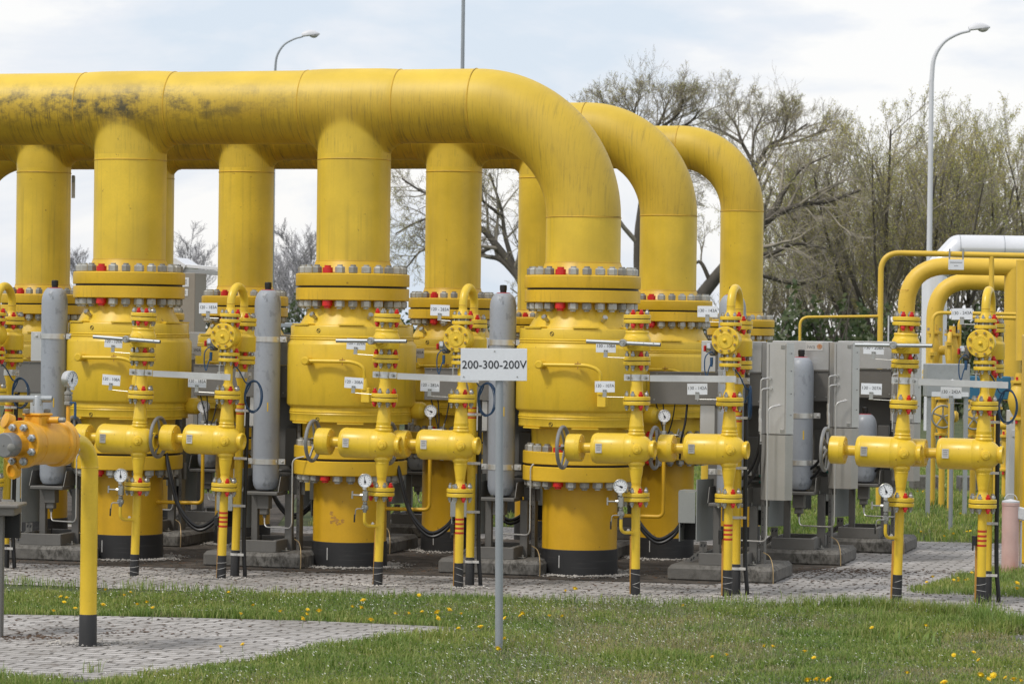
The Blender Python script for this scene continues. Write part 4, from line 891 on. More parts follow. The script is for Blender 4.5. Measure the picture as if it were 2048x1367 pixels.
# tall tufts along the paving edge
E = []
for i in range(len(near)-1):
    a, b_ = np.array(G(*near[i])), np.array(G(*near[i+1])); m = 70
    for j in range(m):
        c = a+(b_-a)*rng.random(); dens = 2 + int(7*max(0, (c[0]+.5)/3)) if c[0] < 3.2 else 9
        for q in range(dens*2): E.append(c + rng.normal(0, (.045, .06)) - np.array((0, .07)))
for c0, n0, s0 in (((1480, 1205), 60, .10), ((1795, 1225), 60, .03), ((1965, 1225), 160, .08), ((1935, 1240), 120, .12), ((40, 1166), 30, .1), ((300, 1172), 40, .12), ((1030, 1262), 50, .06), ((998, 1292), 70, .03), ((640, 1345), 60, .1), ((185, 1345), 20, .03)):
    g_ = np.array(G(*c0)); E += [g_ + rng.normal(0, (s0, s0)) for _ in range(n0)]
E = np.array(E); hh_ = rng.uniform(.035, .10, len(E)) * (1 + .5*(E[:, 0] > 2))
blades('tall_grass', E, hh_, .0055, 'grass_blade', 'longer grass blades fringing the paving edge', 'grass', .7)
# broad-leaved clump at right
c0 = np.array(G(1830, 1285)); Pc = c0 + rng.normal(0, (.12, .12), (60, 2)); blades('broad_leaf_weed', Pc, rng.uniform(.05, .11, 60), .018, 'grass_blade', 'broad leaved pale green weed in the right foreground grass', 'weed', 1.0)
# grass on the small right patch, beyond the paving, and far lawn
P = view_clip(scatter(1.5, 6, 20.5, 26, 60000)); P = P[inpoly(P, PATCH)]
blades('patch_grass', P, .03+.06*vnoise(P, 4, 7)*rng.uniform(.5, 1.3, len(P)), .006, 'grass_blade', 'grass patch between the two paved paths at the right', 'grass', .8)
P = view_clip(scatter(-8, 8, 28.3, 46, 150000)); P = P[on_grass(P) & (P[:, 1] > 28.6) & ~((P[:, 0] < -2.0) & (P[:, 1] < 36))]
blades('lawn_grass', P, .04+.05*vnoise(P, 1.5, 7)*rng.uniform(.6, 1.3, len(P)), .012, 'grass_blade', 'green lawn beyond the paving and the valves', 'lawn', .8)
# tiny white flowers and clover specks
P = view_clip(scatter(-4.2, 4.2, 16.8, 22.4, 36000)); P = P[on_grass(P)]; P = P[rng.random(len(P)) < .12 + 1.0*np.clip((vnoise(P, 1.3, 9)+.2*(P[:, 0] > 0)-.35)*1.6, 0, 1)]
def specks(name, P, z, r, mat, label, cat):
    n = len(P); V_ = np.zeros((n, 4, 3)); a = rng.random(n)*PI
    for k in range(4):
        V_[:, k, 0] = P[:, 0]+np.cos(a+k*PI/2)*r; V_[:, k, 1] = P[:, 1]+np.sin(a+k*PI/2)*r; V_[:, k, 2] = z + (np.array([-.6, .3, .6, -.3])[k])*r
    me = bpy.data.meshes.new(name); me.from_pydata([tuple(v) for v in V_.reshape(-1, 3)], [], [(4*i, 4*i+1, 4*i+2, 4*i+3) for i in range(n)]); me.materials.append(MATS[mat]); return tag(obj(name, me), label, cat, kind='stuff')
specks('tiny_flowers', P, rng.uniform(.035, .075, len(P)), .0058, 'tiny_white', 'tiny white flowers scattered through the foreground grass', 'small flowers')
# ------------------------------------------------------------------ gravel rings, litter, pavement debris
ico = [(0, 0, 1), (0, 0, -.5)] + [(math.cos(a), math.sin(a), .1) for a in [i*PI*2/5 for i in range(5)]]
icf = [(0, 2+i, 2+(i+1) % 5) for i in range(5)] + [(1, 2+(i+1) % 5, 2+i) for i in range(5)]
def pebbles(name, pts, r0, r1, mat, label, cat):
    vs = []; fs = []
    for p in pts:
        k = len(vs); r = random.uniform(r0, r1); a = random.random()*6; c, s_ = math.cos(a), math.sin(a); e1, e2, e3 = random.uniform(.7, 1.3), random.uniform(.7, 1.2), random.uniform(.5, .9)
        for x, y, z in ico: x, y, z = x*e1*r, y*e2*r, z*e3*r*(.35 if mat == 'litter' else 1); vs.append((p[0]+x*c-y*s_, p[1]+x*s_+y*c, .006+z+r*(.1 if mat == 'litter' else .3)+(p[2] if len(p) > 2 else 0)))
        fs += [tuple(i+k for i in f) for f in icf]
    me = bpy.data.meshes.new(name); me.from_pydata(vs, [], fs); me.materials.append(MATS[mat]); return tag(obj(name, me), label, cat, kind='stuff')
pts = []
for (ri, c), Pw in big.items():
    R = ROWS[ri]['R']
    if ri == 2: continue
    for _ in range(900 if ri == 0 else 500):
        a = random.uniform(0, 2*PI); r = R*1.05 + abs(random.gauss(0, .09)); pts.append((Pw.x+r*math.cos(a), Pw.y+r*math.sin(a), .004))
for o in bpy.data.objects:
    if o.name.startswith(('valve_stack', 'metering_stack')):
        for _ in range(150): a = random.uniform(0, 2*PI); r = .035+abs(random.gauss(0, .07)); pts.append((o.location.x+r*1.6*math.cos(a), o.location.y+r*math.sin(a)))
for _ in range(240): a = random.uniform(0, 2*PI); r = .055+abs(random.gauss(0, .07)); g_ = gnd(175, 1288); pts.append((g_.x+r*1.6*math.cos(a), g_.y+r*math.sin(a)))
pebbles('gravel', pts, .005, .014, 'pebble', 'pale pebbles ringed round the pipe feet', 'gravel')
pts = []
for _ in range(2600):
    p = (random.uniform(-5, 5), 25.8 - abs(random.gauss(0, 1.9))); pts.append(p)
for cx, cy, n0, sx, sy in ((1660, 1143, 380, .45, .22), (1590, 1140, 200, .4, .15), (1480, 1145, 120, .5, .2), (60, 1275, 160, .15, .10), (120, 1262, 60, .5, .15), (250, 1265, 70, .3, .15), (700, 1140, 200, 1.2, .25), (1380, 1150, 160, .8, .2), (620, 1030, 200, .6, .8), (170, 1120, 300, 1.0, .4), (440, 1120, 260, .8, .3), (860, 1110, 260, .8, .4)):
    g_ = gnd(cx, cy)
    for _ in range(n0): pts.append((g_.x+random.gauss(0, sx), g_.y+random.gauss(0, sy)))
for _ in range(90): a = random.random(); g_ = gnd(300+600*a, 1358-102*a); pts.append((g_.x+random.gauss(0, .03), g_.y+random.gauss(0, .03)))
for _ in range(110): g_ = gnd(random.uniform(0, 900), random.uniform(1232, 1262)); pts.append((g_.x, g_.y))
pts = [p for p in pts if any(inpoly(np.array([p[:2]]), Q)[0] for Q in (PAVE, FORE))]
pebbles('leaf_litter', pts, .004, .017, 'litter', 'brown leaf litter and moss crumbs lying on the pavers', 'leaf litter')
P = view_clip(scatter(-5, 5, 20.4, 25.8, 2600)); P = P[inpoly(P, PAVE)]
specks('paving_chips', P, .010, .007, 'pebble', 'small pale stone chips strewn on the pavers', 'stone chips')
# ------------------------------------------------------------------ dandelions
dl = '''121,1192 133,1194 128,1203 150,1215 107,1220 206,1208 210,1178 248,1189 261,1183 274,1207 293,1203 305,1214 457,1183 482,1226 506,1209 560,1221 615,1218 614,1227 638,1220 606,1236 441,1292 485,1287
726,1199 705,1212 723,1214 742,1238 791,1226 818,1225 838,1189 844,1222 874,1223 876,1235 899,1218 922,1226 917,1255 961,1252 996,1296 1009,1235 1009,1275 1045,1226 1040,1230 1099,1230 1124,1231 1131,1180 1150,1176 1366,1210
1854,1163 1866,1152 1908,1159 1917,1155 1917,1160 1932,1159 1936,1158 1944,1144 2035,1165 2035,1175 1853,1250 1744,1254 1528,1291 1546,1291 1425,1312 1454,1308 1610,1301 1628,1314 1815,1344 1908,1309 1948,1303 1957,1319 1962,1349 1987,1350 2011,1354 2028,1357 1889,1363 1615,1359 1633,1357 1646,1359 1657,1358 2043,1360 1978,1357
1835,982 1846,982 1921,1026 1842,1062 1889,1071 1907,1066 1934,1062 1941,1061 2022,975'''
big_f = {'638,1220', '723,1214', '742,1238', '726,1199', '876,1235', '899,1218', '874,1223', '961,1252', '996,1296', '1045,1226', '1150,1176', '1987,1350', '2028,1357', '1889,1363', '2035,1165', '2035,1175', '1633,1357', '1657,1358', '1615,1359', '606,1236', '206,1208', '1962,1349'}
fm = []
for q in range(3):
    b = MB(); r = random.Random(q)
    for ring, (R_, zz, n_p) in enumerate(((.021, .0, 16), (.016, .004, 13), (.010, .007, 9))):
        for i in range(n_p):
            a = 2*PI*i/n_p + r.random()*.3; c, s_ = math.cos(a), math.sin(a); w_ = .004
            b.add([(c*.003-s_*w_*.4, s_*.003+c*w_*.4, zz-.004), (c*.003+s_*w_*.4, s_*.003-c*w_*.4, zz-.004), (c*R_+s_*w_*.6, s_*R_-c*w_*.6, zz+r.uniform(-.002, .003)), (c*R_-s_*w_*.6, s_*R_+c*w_*.6, zz+r.uniform(-.002, .003))], [(0, 1, 2, 3)])
    b.lathe([(0, -.012), (.006, -.011), (.009, -.004), (.006, .006), (0, .009)], 8); fm.append(b.mesh('flower_head', 'petal'))
REG = [(lambda x, y: y < 1100, 'on the far lawn at the right'), (lambda x, y: x > 1800 and y < 1180, 'on the small grass patch by the pink marker tube'), (lambda x, y: y >= 1340, 'along the bottom edge of the grass at the right'),
       (lambda x, y: x < 330, 'in the grass strip around the near yellow standpipe'), (lambda x, y: x < 700 and y >= 1262, 'at the edge of the front paving'), (lambda x, y: x < 660, 'in the grass strip behind the front paving'),
       (lambda x, y: x < 985, 'in the grass just left of the sign post'), (lambda x, y: x < 1400, 'in the grass just right of the sign post'), (lambda x, y: True, 'in the middle of the right foreground grass')]
ORD = 'first second third fourth fifth sixth seventh eighth ninth tenth eleventh twelfth thirteenth fourteenth fifteenth sixteenth seventeenth eighteenth'.split()
def reg(t): x, y = map(float, t.split(',')); return next(i for i, r in enumerate(REG) if r[0](x, y))
ordr = {}
for r_ in range(len(REG)):
    for j_, t_ in enumerate(sorted([t for t in dl.split() if reg(t) == r_], key=lambda t: tuple(map(float, t.split(','))))): ordr[t_] = ORD[j_] + ' dandelion from the left ' + REG[r_][1]
for i, t in enumerate(dl.split()):
    px, py = map(float, t.split(',')); hh = random.uniform(.05, .10); g_ = gnd(px, py, hh); o = thing('dandelion', ordr[t], 'dandelion', (g_.x, g_.y, 0), group='dandelions flowering in the grass')
    b = MB(); b.tube([(random.uniform(-.01, .01), 0, 0), (0, 0, hh*.6), (0, 0, hh-.006)], .0016, 5); b.build('stem', 'stem_green', o)
    s_ = 1.05 if t in big_f else .72; f_ = obj('flower_head', fm[i % 3], o, (0, 0, hh), (random.uniform(.1, .9), random.uniform(-.3, .3), random.random()*6)); f_.scale = (s_,)*3
# ------------------------------------------------------------------ bare spring trees
def tree(name, label, cat, base, spec, seed, bark='bark', leaf=None, group=None, leafn=1, leafs=.05, minr=.006, levels=4, limbs=None, ltrop=.1, kids=(7, 7, 6, 5), lens=(.62, .55, .5, .5), wig=.18, spread=(.5, 1.0), up=.06, leafmat_='bud_leaf', twigr=.007):
    rnd = random.Random(seed); root = thing(name, label, cat, base, group=group)
    T = MB(); C = MB(); leaves = []
    def rv(): return Vector((rnd.gauss(0, 1), rnd.gauss(0, 1), rnd.gauss(0, 1))).normalized()
    def grow(p, d, Ln, r, lv, mb, n=6, path=None):
        pts = [p.copy()]; rs = [r]; dirs = [d.copy()]
        if path:
            pts = smooth_path(path, 4); n = len(pts)-1; dirs = [(pts[min(i+1, n)]-pts[max(i-1, 0)]).normalized() for i in range(n+1)]; rs = [max(r*(1-i/n*.65), twigr) for i in range(n+1)]; Ln = sum((pts[i+1]-pts[i]).length for i in range(n))
        for i in range(0 if path else n):
            d = (d + rv()*wig*(1 if lv else .75) + Vector((0, 0, 1))*(up if lv < 3 else up*1.5)).normalized(); p = p + d*(Ln/n); pts.append(p.copy()); t = (i+1)/n
            rs.append(max(r*(1-t*.72), twigr*.6)); dirs.append(d.copy())
        mb.tube(pts, rs, 8 if lv == 0 else 5 if lv < 2 else 3, cap=False)
        if lv < levels:
            m = kids[lv]
            for j in range(m):
                t = .25 + .75*(j+rnd.random()*.8)/m if lv else .3 + .7*(j+rnd.random()*.7)/m
                k = min(int(t*n), n-1); f = t*n-k; q = pts[k].lerp(pts[k+1], min(f, 1)); dd = dirs[k]; ax = dd.cross(rv()).normalized(); ang = rnd.uniform(*spread)
                nd = Quaternion(ax, ang) @ dd; grow(q, nd, Ln*lens[lv]*rnd.uniform(.7, 1.2)*(1.15-.45*t), max(rs[k]*.58, twigr), lv+1, C, 5 if lv < 2 else 4)
        if lv >= levels and leaf:
            for _ in range(leafn):
                t = rnd.random(); k = min(int(t*len(pts)), len(pts)-1); leaves.append(pts[k]+rv()*.06)
    for lb_ in (limbs or [((0, 0, 0), (0, 0, 1), spec[0], spec[1])]):
        if isinstance(lb_[0], list): grow(lb_[0][0], Vector((0, 0, 1)), 1, lb_[1], 0, T, path=lb_[0])
        else: grow(Vector(lb_[0]), Vector(lb_[1]).normalized(), lb_[2], lb_[3], 0, T, 10)
    T.build('trunk', bark, root, ang=80); 
    if C.v: C.build('branches', 'twig' if bark == 'bark' else bark, root, ang=80)
    if leaves:
        vs = []; fs = []
        for p in leaves:
            a = rv()*leafs; b_ = a.cross(rv()).normalized()*leafs*.55; k = len(vs); vs += [tuple(p-a-b_*.3), tuple(p-b_), tuple(p+a), tuple(p+b_)]; fs.append((k, k+1, k+2, k+3))
        me = bpy.data.meshes.new('foliage'); me.from_pydata(vs, [], fs); me.materials.append(MATS[leafmat_]); obj('foliage', me, root)
    return root
def tb(px, Y): p = at(px, 650, Y); return (p.x, p.y, 0)
TY = 78.0; s = F/TY    # about 79 px per metre
# (a) old trees: dark leaning limbs behind the end elbows
def paths_px(bpx, Y, segs):
    s_ = F/Y; out = []
    for r, *pp_ in segs:
        P_ = []; yy = random.uniform(-.4, .4)
        for i, (x, y) in enumerate(pp_): P_.append(Vector(((x-bpx)/s_, yy*i/len(pp_), (650-y)/s_+H)))
        out.append((P_, r))
    return out
def limbs_px(bpx, Y, segs):
    s_ = F/Y; out = []
    for (x0, y0, x1, y1, r) in segs:
        d = Vector(((x1-x0)/s_, random.uniform(-.25, .25), (y0-y1)/s_)); out.append((((x0-bpx)/s_, 0, (650-y0)/s_+H), tuple(d), d.length, r))
    return out
OLD = dict(leaf=True, group='bare spring trees behind the pipes', wig=.22, leafn=1, leafs=.018, twigr=.005)
tree('bare_tree', 'big bare tree whose dark leaning limb shows between the second and third elbows', 'tree', tb(1370, TY), None, 11, levels=4, kids=(6, 6, 5, 4), lens=(.50, .60, .60, .55), spread=(.45, 1.1), up=.03,
     limbs=[((0, 0, 0), (.05, 0, 1), 2.6, .30)] + paths_px(1370, TY, [(.20, (1374, 640), (1400, 590), (1455, 520), (1500, 470), (1545, 415), (1560, 380)), (.10, (1500, 470), (1545, 425), (1600, 402), (1650, 396), (1715, 372)), (.07, (1470, 505), (1540, 500), (1590, 480), (1650, 490)), (.06, (1420, 560), (1400, 520), (1380, 520), (1345, 470)), (.06, (1430, 550), (1520, 545), (1600, 560), (1680, 530)), (.05, (1560, 385), (1600, 330), (1660, 300))]), **OLD)
tree('bare_tree', 'bare tree with a V-shaped fork and domed crown above the rear elbow', 'tree', tb(1500, TY+8), None, 19, levels=4, kids=(8, 5, 5, 4), lens=(.62, .62, .62, .55), spread=(.4, 1.0), up=.05,
     limbs=[((0, 0, 0), (.02, 0, 1), 2.5, .17)] + paths_px(1500, TY+8, [(.13, (1505, 640), (1512, 500), (1502, 400), (1508, 320)), (.06, (1508, 330), (1480, 280), (1468, 245), (1445, 215)), (.07, (1508, 325), (1535, 285), (1570, 268), (1610, 240)), (.045, (1500, 310), (1505, 260), (1525, 215)), (.05, (1535, 287), (1590, 275), (1650, 250)), (.05, (1478, 280), (1445, 260), (1418, 245)), (.045, (1505, 400), (1460, 350), (1420, 330)), (.045, (1562, 270), (1568, 235), (1575, 210))]), **OLD)
tree('bare_tree', 'bare tree with a straight dark trunk seen between the two largest elbows', 'tree', tb(1280, TY+4), None, 14, levels=4, kids=(8, 6, 5, 4), lens=(.60, .62, .62, .55), spread=(.4, 1.0), up=.05,
     limbs=[((0, 0, 0), (0, 0, 1), 2.5, .19)] + paths_px(1280, TY+4, [(.15, (1280, 640), (1274, 480), (1282, 380), (1276, 300)), (.06, (1276, 330), (1250, 260), (1220, 235), (1205, 210)), (.06, (1277, 310), (1262, 240), (1268, 200)), (.06, (1278, 310), (1310, 250), (1330, 200)), (.06, (1280, 340), (1330, 270), (1375, 240), (1395, 215)), (.045, (1276, 470), (1330, 440), (1380, 380)), (.05, (1300, 265), (1350, 225), (1360, 195))]), **OLD)
tree('bare_tree', 'bare arching tree seen between the middle riser and the largest elbow', 'tree', tb(1070, TY-4), None, 23, levels=4, kids=(7, 5, 5, 4), lens=(.50, .60, .60, .55), spread=(.45, 1.1), up=.02,
     limbs=[((0, 0, 0), (0, 0, 1), 2.6, .25)] + paths_px(1070, TY-4, [(.13, (1068, 640), (1040, 560), (990, 490), (955, 455), (900, 450)), (.08, (1040, 560), (1000, 520), (960, 510), (880, 470)), (.055, (960, 460), (900, 400), (850, 390), (800, 360)), (.07, (1050, 600), (1010, 480), (1000, 420), (975, 345)), (.05, (990, 490), (920, 520), (850, 500), (810, 540)), (.045, (900, 450), (850, 440), (790, 470)), (.045, (1000, 430), (960, 400), (930, 350))]), **OLD)
# (b) willow-like multi-stem trees on the right
for i, (px, Y, ht, sd, ns, lb, lf) in enumerate([(1600, 92, 6.2, 31, 8, 'slender many-stemmed budding tree behind the tall cabinets, left of the other willows', 2), (1725, 84, 6.9, 32, 9, 'budding willow with fanned stems left of the right lamp post', 2),
        (1815, 80, 7.7, 33, 12, 'tallest dense willow directly behind the right lamp post', 2), (1930, 86, 7.6, 34, 10, 'budding willow just right of the right lamp post', 3), (2050, 84, 7.4, 35, 10, 'yellow-green budding willow at the right edge', 3), (1655, 100, 6.6, 36, 6, 'pale budding tree rising between the forked tree and the willows', 2)]):
    rr = random.Random(sd); lm = []
    for j in range(ns):
        a = -1 + 2*(j+rr.random())/ns; lm.append(((a*.5, rr.uniform(-.5, .5), 0), (a*.55, rr.uniform(-.35, .35), 1), ht*rr.uniform(.82, 1.0)*(1-.12*abs(a)), rr.uniform(.05, .09)))
    tree('budding_willow', lb, 'tree', tb(px, Y), None, sd, leaf=True, leafn=lf+2, leafs=.026, group='budding willows behind the yard', levels=3, kids=(13, 7, 6), lens=(.33, .52, .5), wig=.13, spread=(.35, .85), up=.07, limbs=lm, twigr=.006)
# (c) far trees at the left
for i, (px, Y, ht, sd, lb) in enumerate([(160, 190, 5.3, 41, 'small hazy far tree between the two left risers'), (375, 180, 5.6, 42, 'hazy far tree above the metal canopy'), (590, 150, 5.3, 43, 'round-crowned far tree left of the middle riser'), (555, 165, 4.8, 45, 'low far tree beside the left lamp post'), (625, 160, 5.0, 46, 'far bare tree half hidden by the middle riser')]):
    tree('distant_tree', lb, 'tree', tb(px, Y), (ht, .14), sd, bark='bark_hazed', leaf=None, group='distant hazy trees', levels=3, kids=(18, 9, 7), lens=(.45, .5, .5), wig=.12, spread=(.4, .9), up=.06, twigr=.016)
# (d) dark bushes along the far boundary
def bush(px, Y, wpx, hpx, sd, label, name='bush', mat='bush_leaf'):
    rnd = random.Random(sd); s_ = F/Y; W_, H_ = wpx/s_, (hpx)/s_+H; root = thing(name, label, 'bush', tb(px, Y), group='bushes along the far boundary'); vs = []; fs = []; st_ = MB()
    for _ in range(int(2600*min(2.2, W_/4))):
        u = rnd.uniform(-1, 1); v = rnd.random(); ed = 1-abs(u)**2.5*.5 + .12*math.sin(u*9+sd); 
        z = H_*ed*(v**.7)*rnd.uniform(.85, 1.05); p = Vector((u*W_/2, rnd.uniform(-.8, .8), z)); a = Vector((rnd.gauss(0, 1), rnd.gauss(0, 1), rnd.gauss(0, 1))).normalized()*.09; b_ = a.cross(Vector((rnd.gauss(0, 1), rnd.gauss(0, 1), .3))).normalized()*.05
        k = len(vs); vs += [tuple(p-a), tuple(p-b_), tuple(p+a), tuple(p+b_)]; fs.append((k, k+1, k+2, k+3))
    me = bpy.data.meshes.new('foliage'); me.from_pydata(vs, [], fs); me.materials.append(MATS[mat]); obj('foliage', me, root)
    for _ in range(int(W_*9)):
        x = rnd.uniform(-.5, .5)*W_; st_.tube([(x, 0, 0), (x+rnd.uniform(-.3, .3), rnd.uniform(-.5, .5), H_*.6), (x+rnd.uniform(-.6, .6), rnd.uniform(-.6, .6), H_*rnd.uniform(.8, 1.1))], [.03, .02, .008], 4)
    st_.build('stems', 'bark', root); return root
for i, (px, Y, w_, h_, lb) in enumerate([(1600, 66, 150, 66, 'dark green bush just right of the rear manifold flange'), (1700, 68, 130, 48, 'dark bush behind the second tall cabinet'), (1800, 70, 150, 40, 'low dark bush left of the yellow pipe frame'), (1950, 72, 260, 38, 'low bush behind the right yellow pipework'), (2090, 70, 160, 60, 'dark evergreen bush at the right edge'), (1420, 90, 220, 25, 'low bush behind the third elbow riser'), (600, 120, 120, 45, 'dark rounded bush beside the middle large valve'), (820, 100, 220, 25, 'low bush behind the sign'), (160, 130, 120, 20, 'low bush between the left risers'), (400, 130, 140, 30, 'low bush behind the metal canopy'), (1000, 110, 200, 15, 'low bush behind the largest elbow')]):
    bush(px, Y, w_, h_, 60+i, lb)
# ------------------------------------------------------------------ lamp posts and mast
def lamp(px_pole, py_ref, Y, head_px, head_py, label, wpole, dark=False):
    base = at(px_pole, py_ref, Y); hd = at(head_px, head_py, Y); root = thing('street_lamp', label, 'street lamp', (base.x, base.y, 0), group='tall curved street lamps'); L_ = hd.x-base.x; zt = hd.z
    m = 'pole_grey' if dark else 'pole_white'
    zb = zt - L_*1.3; b = MB(); b.tube([(0, 0, 0), (0, 0, zb*.5), (0, 0, zb)], [wpole*1.25, wpole, wpole*.85], 16); b.build('pole', m, root)
    p = smooth_path([(0, 0, zb), (.06*L_, 0, zt-.72*L_), (.30*L_, 0, zt-.31*L_), (.66*L_, 0, zt-.09*L_), (L_*.98, 0, zt)], 7); b = MB(); b.tube(p, [wpole*.85-(wpole*.35)*i/(len(p)-1) for i in range(len(p))], 12); b.build('arm', m, root)
    q = Matrix.Rotation(-.14, 4, 'Y'); b = MB(); b.M = Matrix.Translation((L_*.95, 0, zt)) @ q; S_ = 43/(F/Y) if Y < 70 else 36/(F/Y)
    rings = []; n = 14; vs = []; fs = []; sg = 20
    for i in range(n+1):
        t = i/n; w_ = S_*.2*math.sin(PI*min(1, t*.86+.14))**.55 if t < 1 else .02; hT = S_*.29*math.sin(PI*(t*.8+.17))**.8; hB = S_*.04
        for j in range(sg):
            a = 2*PI*j/sg; yy = w_*math.cos(a); zz = (hT if math.sin(a) > 0 else hB)*math.sin(a); vs.append((t*S_, yy, zz+S_*.03))
    for i in range(n):
        for j in range(sg): j2 = (j+1) % sg; fs.append((i*sg+j, i*sg+j2, (i+1)*sg+j2, (i+1)*sg+j))
    fs += [tuple(range(sg-1, -1, -1)), tuple(n*sg+j for j in range(sg))]; b.add(vs, fs); h_ = b.build('lamp_head', 'pole_white', root)
    b = MB(); b.M = Matrix.Translation((L_*.95, 0, zt)) @ q; vs = []; fs = []; n = 8
    for i in range(n+1):
        t = i/n; x = S_*(.43+t*.5); r = S_*.21*math.sin(PI*(t*.94+.03))**.6
        for j in range(11): a = PI+PI*j/10; vs.append((x, r*math.cos(a), r*.75*math.sin(a)))
    for i in range(n):
        for j in range(10): fs.append((i*11+j, i*11+j+1, (i+1)*11+j+1, (i+1)*11+j))
    b.add(vs, fs); b.build('lamp_glass', 'plate_grey', h_); return root
lamp(1861, 300, 62, 1941, 62, 'white curved street lamp in front of the willows at the right', .056)
lamp(547, 400, 76, 607, 74, 'street lamp whose head shows above the front header at left', .036, True)
P = at(926, 60, 62); root = thing('mast', 'slim grey mast rising above the front header and out of the picture', 'mast', (P.x, P.y, 0)); b = MB(); b.tube([(0, 0, 0), (0, 0, 5.2)], [.052, .047], 14); b.build('pole', 'pole_grey', root); b = MB(); b.tube([(0, 0, 5.2), (0, 0, 14)], [.040, .03], 14); b.build('upper_pole', 'pole_grey', root)
# ------------------------------------------------------------------ sign on its post
P = gnd(998, 1302); root = thing('sign', 'white sign reading 200-300-200V on a grey pipe post', 'sign', (P.x, P.y, 0), (0, -.011, .02))
b = MB(); b.tube([(0, 0, -.1), (0, 0, 1.84)], .0245, 20); b.lathe([(.0245, 1.84), (.02, 1.848), (0, 1.85)], 20); b.build('post', 'pole_grey', root)
sc_ = F/P.y; zc = (1302-728.5)/sc_; b = MB(); b.box((-.035, -.032, zc), (132.5/sc_, .004, 64.5/sc_), .0015, Matrix.Rotation(.004, 3, 'Y')); pl = b.build('sign_plate', 'white_plate', root)
me_ = text_mesh('200-300-200V', .071, 'ink', .006, .0004, .98); obj('lettering', me_, pl, (-.033, -.0355, zc-.003))
b = MB()
for x, z in ((.005, .082), (-.20, -.075), (.155, -.075)): b.lathe([(.005, 0), (.005, .003)], 10, (-.035+x*.93, -.034, zc+z), (0, -1, 0))
b.build('screw', 'nut_small', pl)
b = MB(); b.box((.0, -.012, zc+.05), (.07, .03, .02), .003); b.box((.0, -.012, zc-.05), (.07, .03, .02), .003); b.build('bracket', 'galvanised', root)
# ------------------------------------------------------------------ orange valve on the near pipe
P = gnd(175, 1292); s = F/P.y; root = thing('near_valve', 'orange flanged valve with gauge on a yellow standpipe in the left foreground', 'valve', (P.x, P.y, 0))
zv = (1292-883)/s; al = math.radians(62)      # valve axis: away to the right; its covered end comes towards the camera
A = Vector((math.cos(al), math.sin(al), 0)); Lf = Vector((-A.y, A.x, 0)); pr = .0525
ez = zv + .004; ex = .16; eo = .30
b = MB(); b.tube([(0, 0, .20), (0, 0, ez-ex)] + arc((-A.x*ex, -A.y*ex, ez-ex), (A.x, A.y, 0), (0, 0, 1), 0, PI/2, ex, 14)[1:] + [(-A.x*eo, -A.y*eo, ez)], pr, 28); b.torus((0, 0, ez-ex), (0, 0, 1), pr, .003, 28, 5); b.build('standpipe', 'yellow_small', root)
b = MB(); b.lathe([(.056, -.1), (.056, .0), (.0545, .196), (pr, .20)], 28); b.build('pipe_wrap', 'black_wrap', root)
O = Vector((-A.x*eo, -A.y*eo, ez)); ax = tuple(-A)     # axis from elbow back to the camera
b = MB(); b.lathe([(.060, -.005), (.140, .0), (.144, .004), (.144, .028), (.140, .032), (.09, .031), (.09, .036), (.140, .037), (.145, .040), (.145, .072), (.140, .076), (.130, .080), (.128, .087), (.128, .30), (.124, .305), (.131, .315), (.131, .350), (.126, .355), (.139, .362), (.143, .368), (.143, .41), (.139, .415), (.07, .416), (.062, .43), (.058, .46), (.06, .50)], 56, O, ax); b.build('valve_body', 'orange', root)
b = MB(); b.lathe([(.060, .48), (.070, .482), (.0735, .49), (.0735, .562), (.067, .57), (0, .572)], 40, O, ax); cp = b.build('end_cap', 'wheel_grey', root)
c_ = O - A*.572; b = MB(); b.lathe([(.004, 0), (.004, .004)], 8, c_, ax); b.lathe([(.022, 0), (.024, .01), (.024, .05), (.015, .055)], 16, O - A*.555 + Lf*(-.045) + Vector((0, 0, -.012)), tuple(-A*.8-Lf*.6)); b.build('grub_screw', 'nut_dark', cp)
for i in range(8):
    a = 2*PI*i/8 + .39; d = Lf*math.cos(a)*.108 + Vector((0, 0, math.sin(a)*.108)); red = (i == 6 or i == 7 and False)
    for off_, nm in ((.416, 'body_bolt'), (-.004, 'flange_bolt')):
        sgn = 1 if off_ > 0 else -1; b = MB(); b.lathe([(.021, 0), (.024, .004), (.024, .020), (.018, .024), (.0125, .025), (.0125, .040)], 12 if i == 5 else 6, (0, 0, 0), tuple(-A*sgn)); o_ = b.build(nm, 'red_cap' if i == 7 else 'galvanised', root, O - A*off_ + d)
for i in range(8):
    a = 2*PI*i/8 + .2; d = Lf*math.cos(a)*.112 + Vector((0, 0, math.sin(a)*.112)); b = MB(); b.lathe([(.016, 0), (.018, .003), (.018, .016), (.010, .018), (.010, .032)], 6, (0, 0, 0), tuple(-A)); b.build('flange_bolt', 'red_cap' if i == 7 else 'nut_small', root, O - A*.072 + d)
M0 = O - A*.24
b = MB(); b.box(M0+Vector((0, 0, .135)), (.115, .13, .075), .012, Matrix.Rotation(al, 3, 'Z')); b.box(M0+Vector((0, 0, .176)), (.13, .14, .016), .006, Matrix.Rotation(al, 3, 'Z')); b.tube([M0+Vector((.03, 0, .14)), M0+Vector((.135, -.03, .145))], .020, 12); b.tube([M0+Vector((-.04, 0, .13)), M0+Vector((-.10, -.05, .12))], .018, 12)
b.lathe([(.040, 0), (.048, .004), (.048, .05), (.03, .055)], 20, O - A*.36 + Lf*.10 + Vector((0, 0, .125)), (-.75, -.55, .35)); b.build('bonnet', 'orange', root); b = MB(); b.lathe([(.05, 0), (.052, .03), (.035, .035), (.035, .02)], 24, O - A*.39 + Lf*.045 + Vector((0, 0, -.155)), (-.6, -.75, -.1)); b.build('drain_port', 'orange', root)
b = MB()
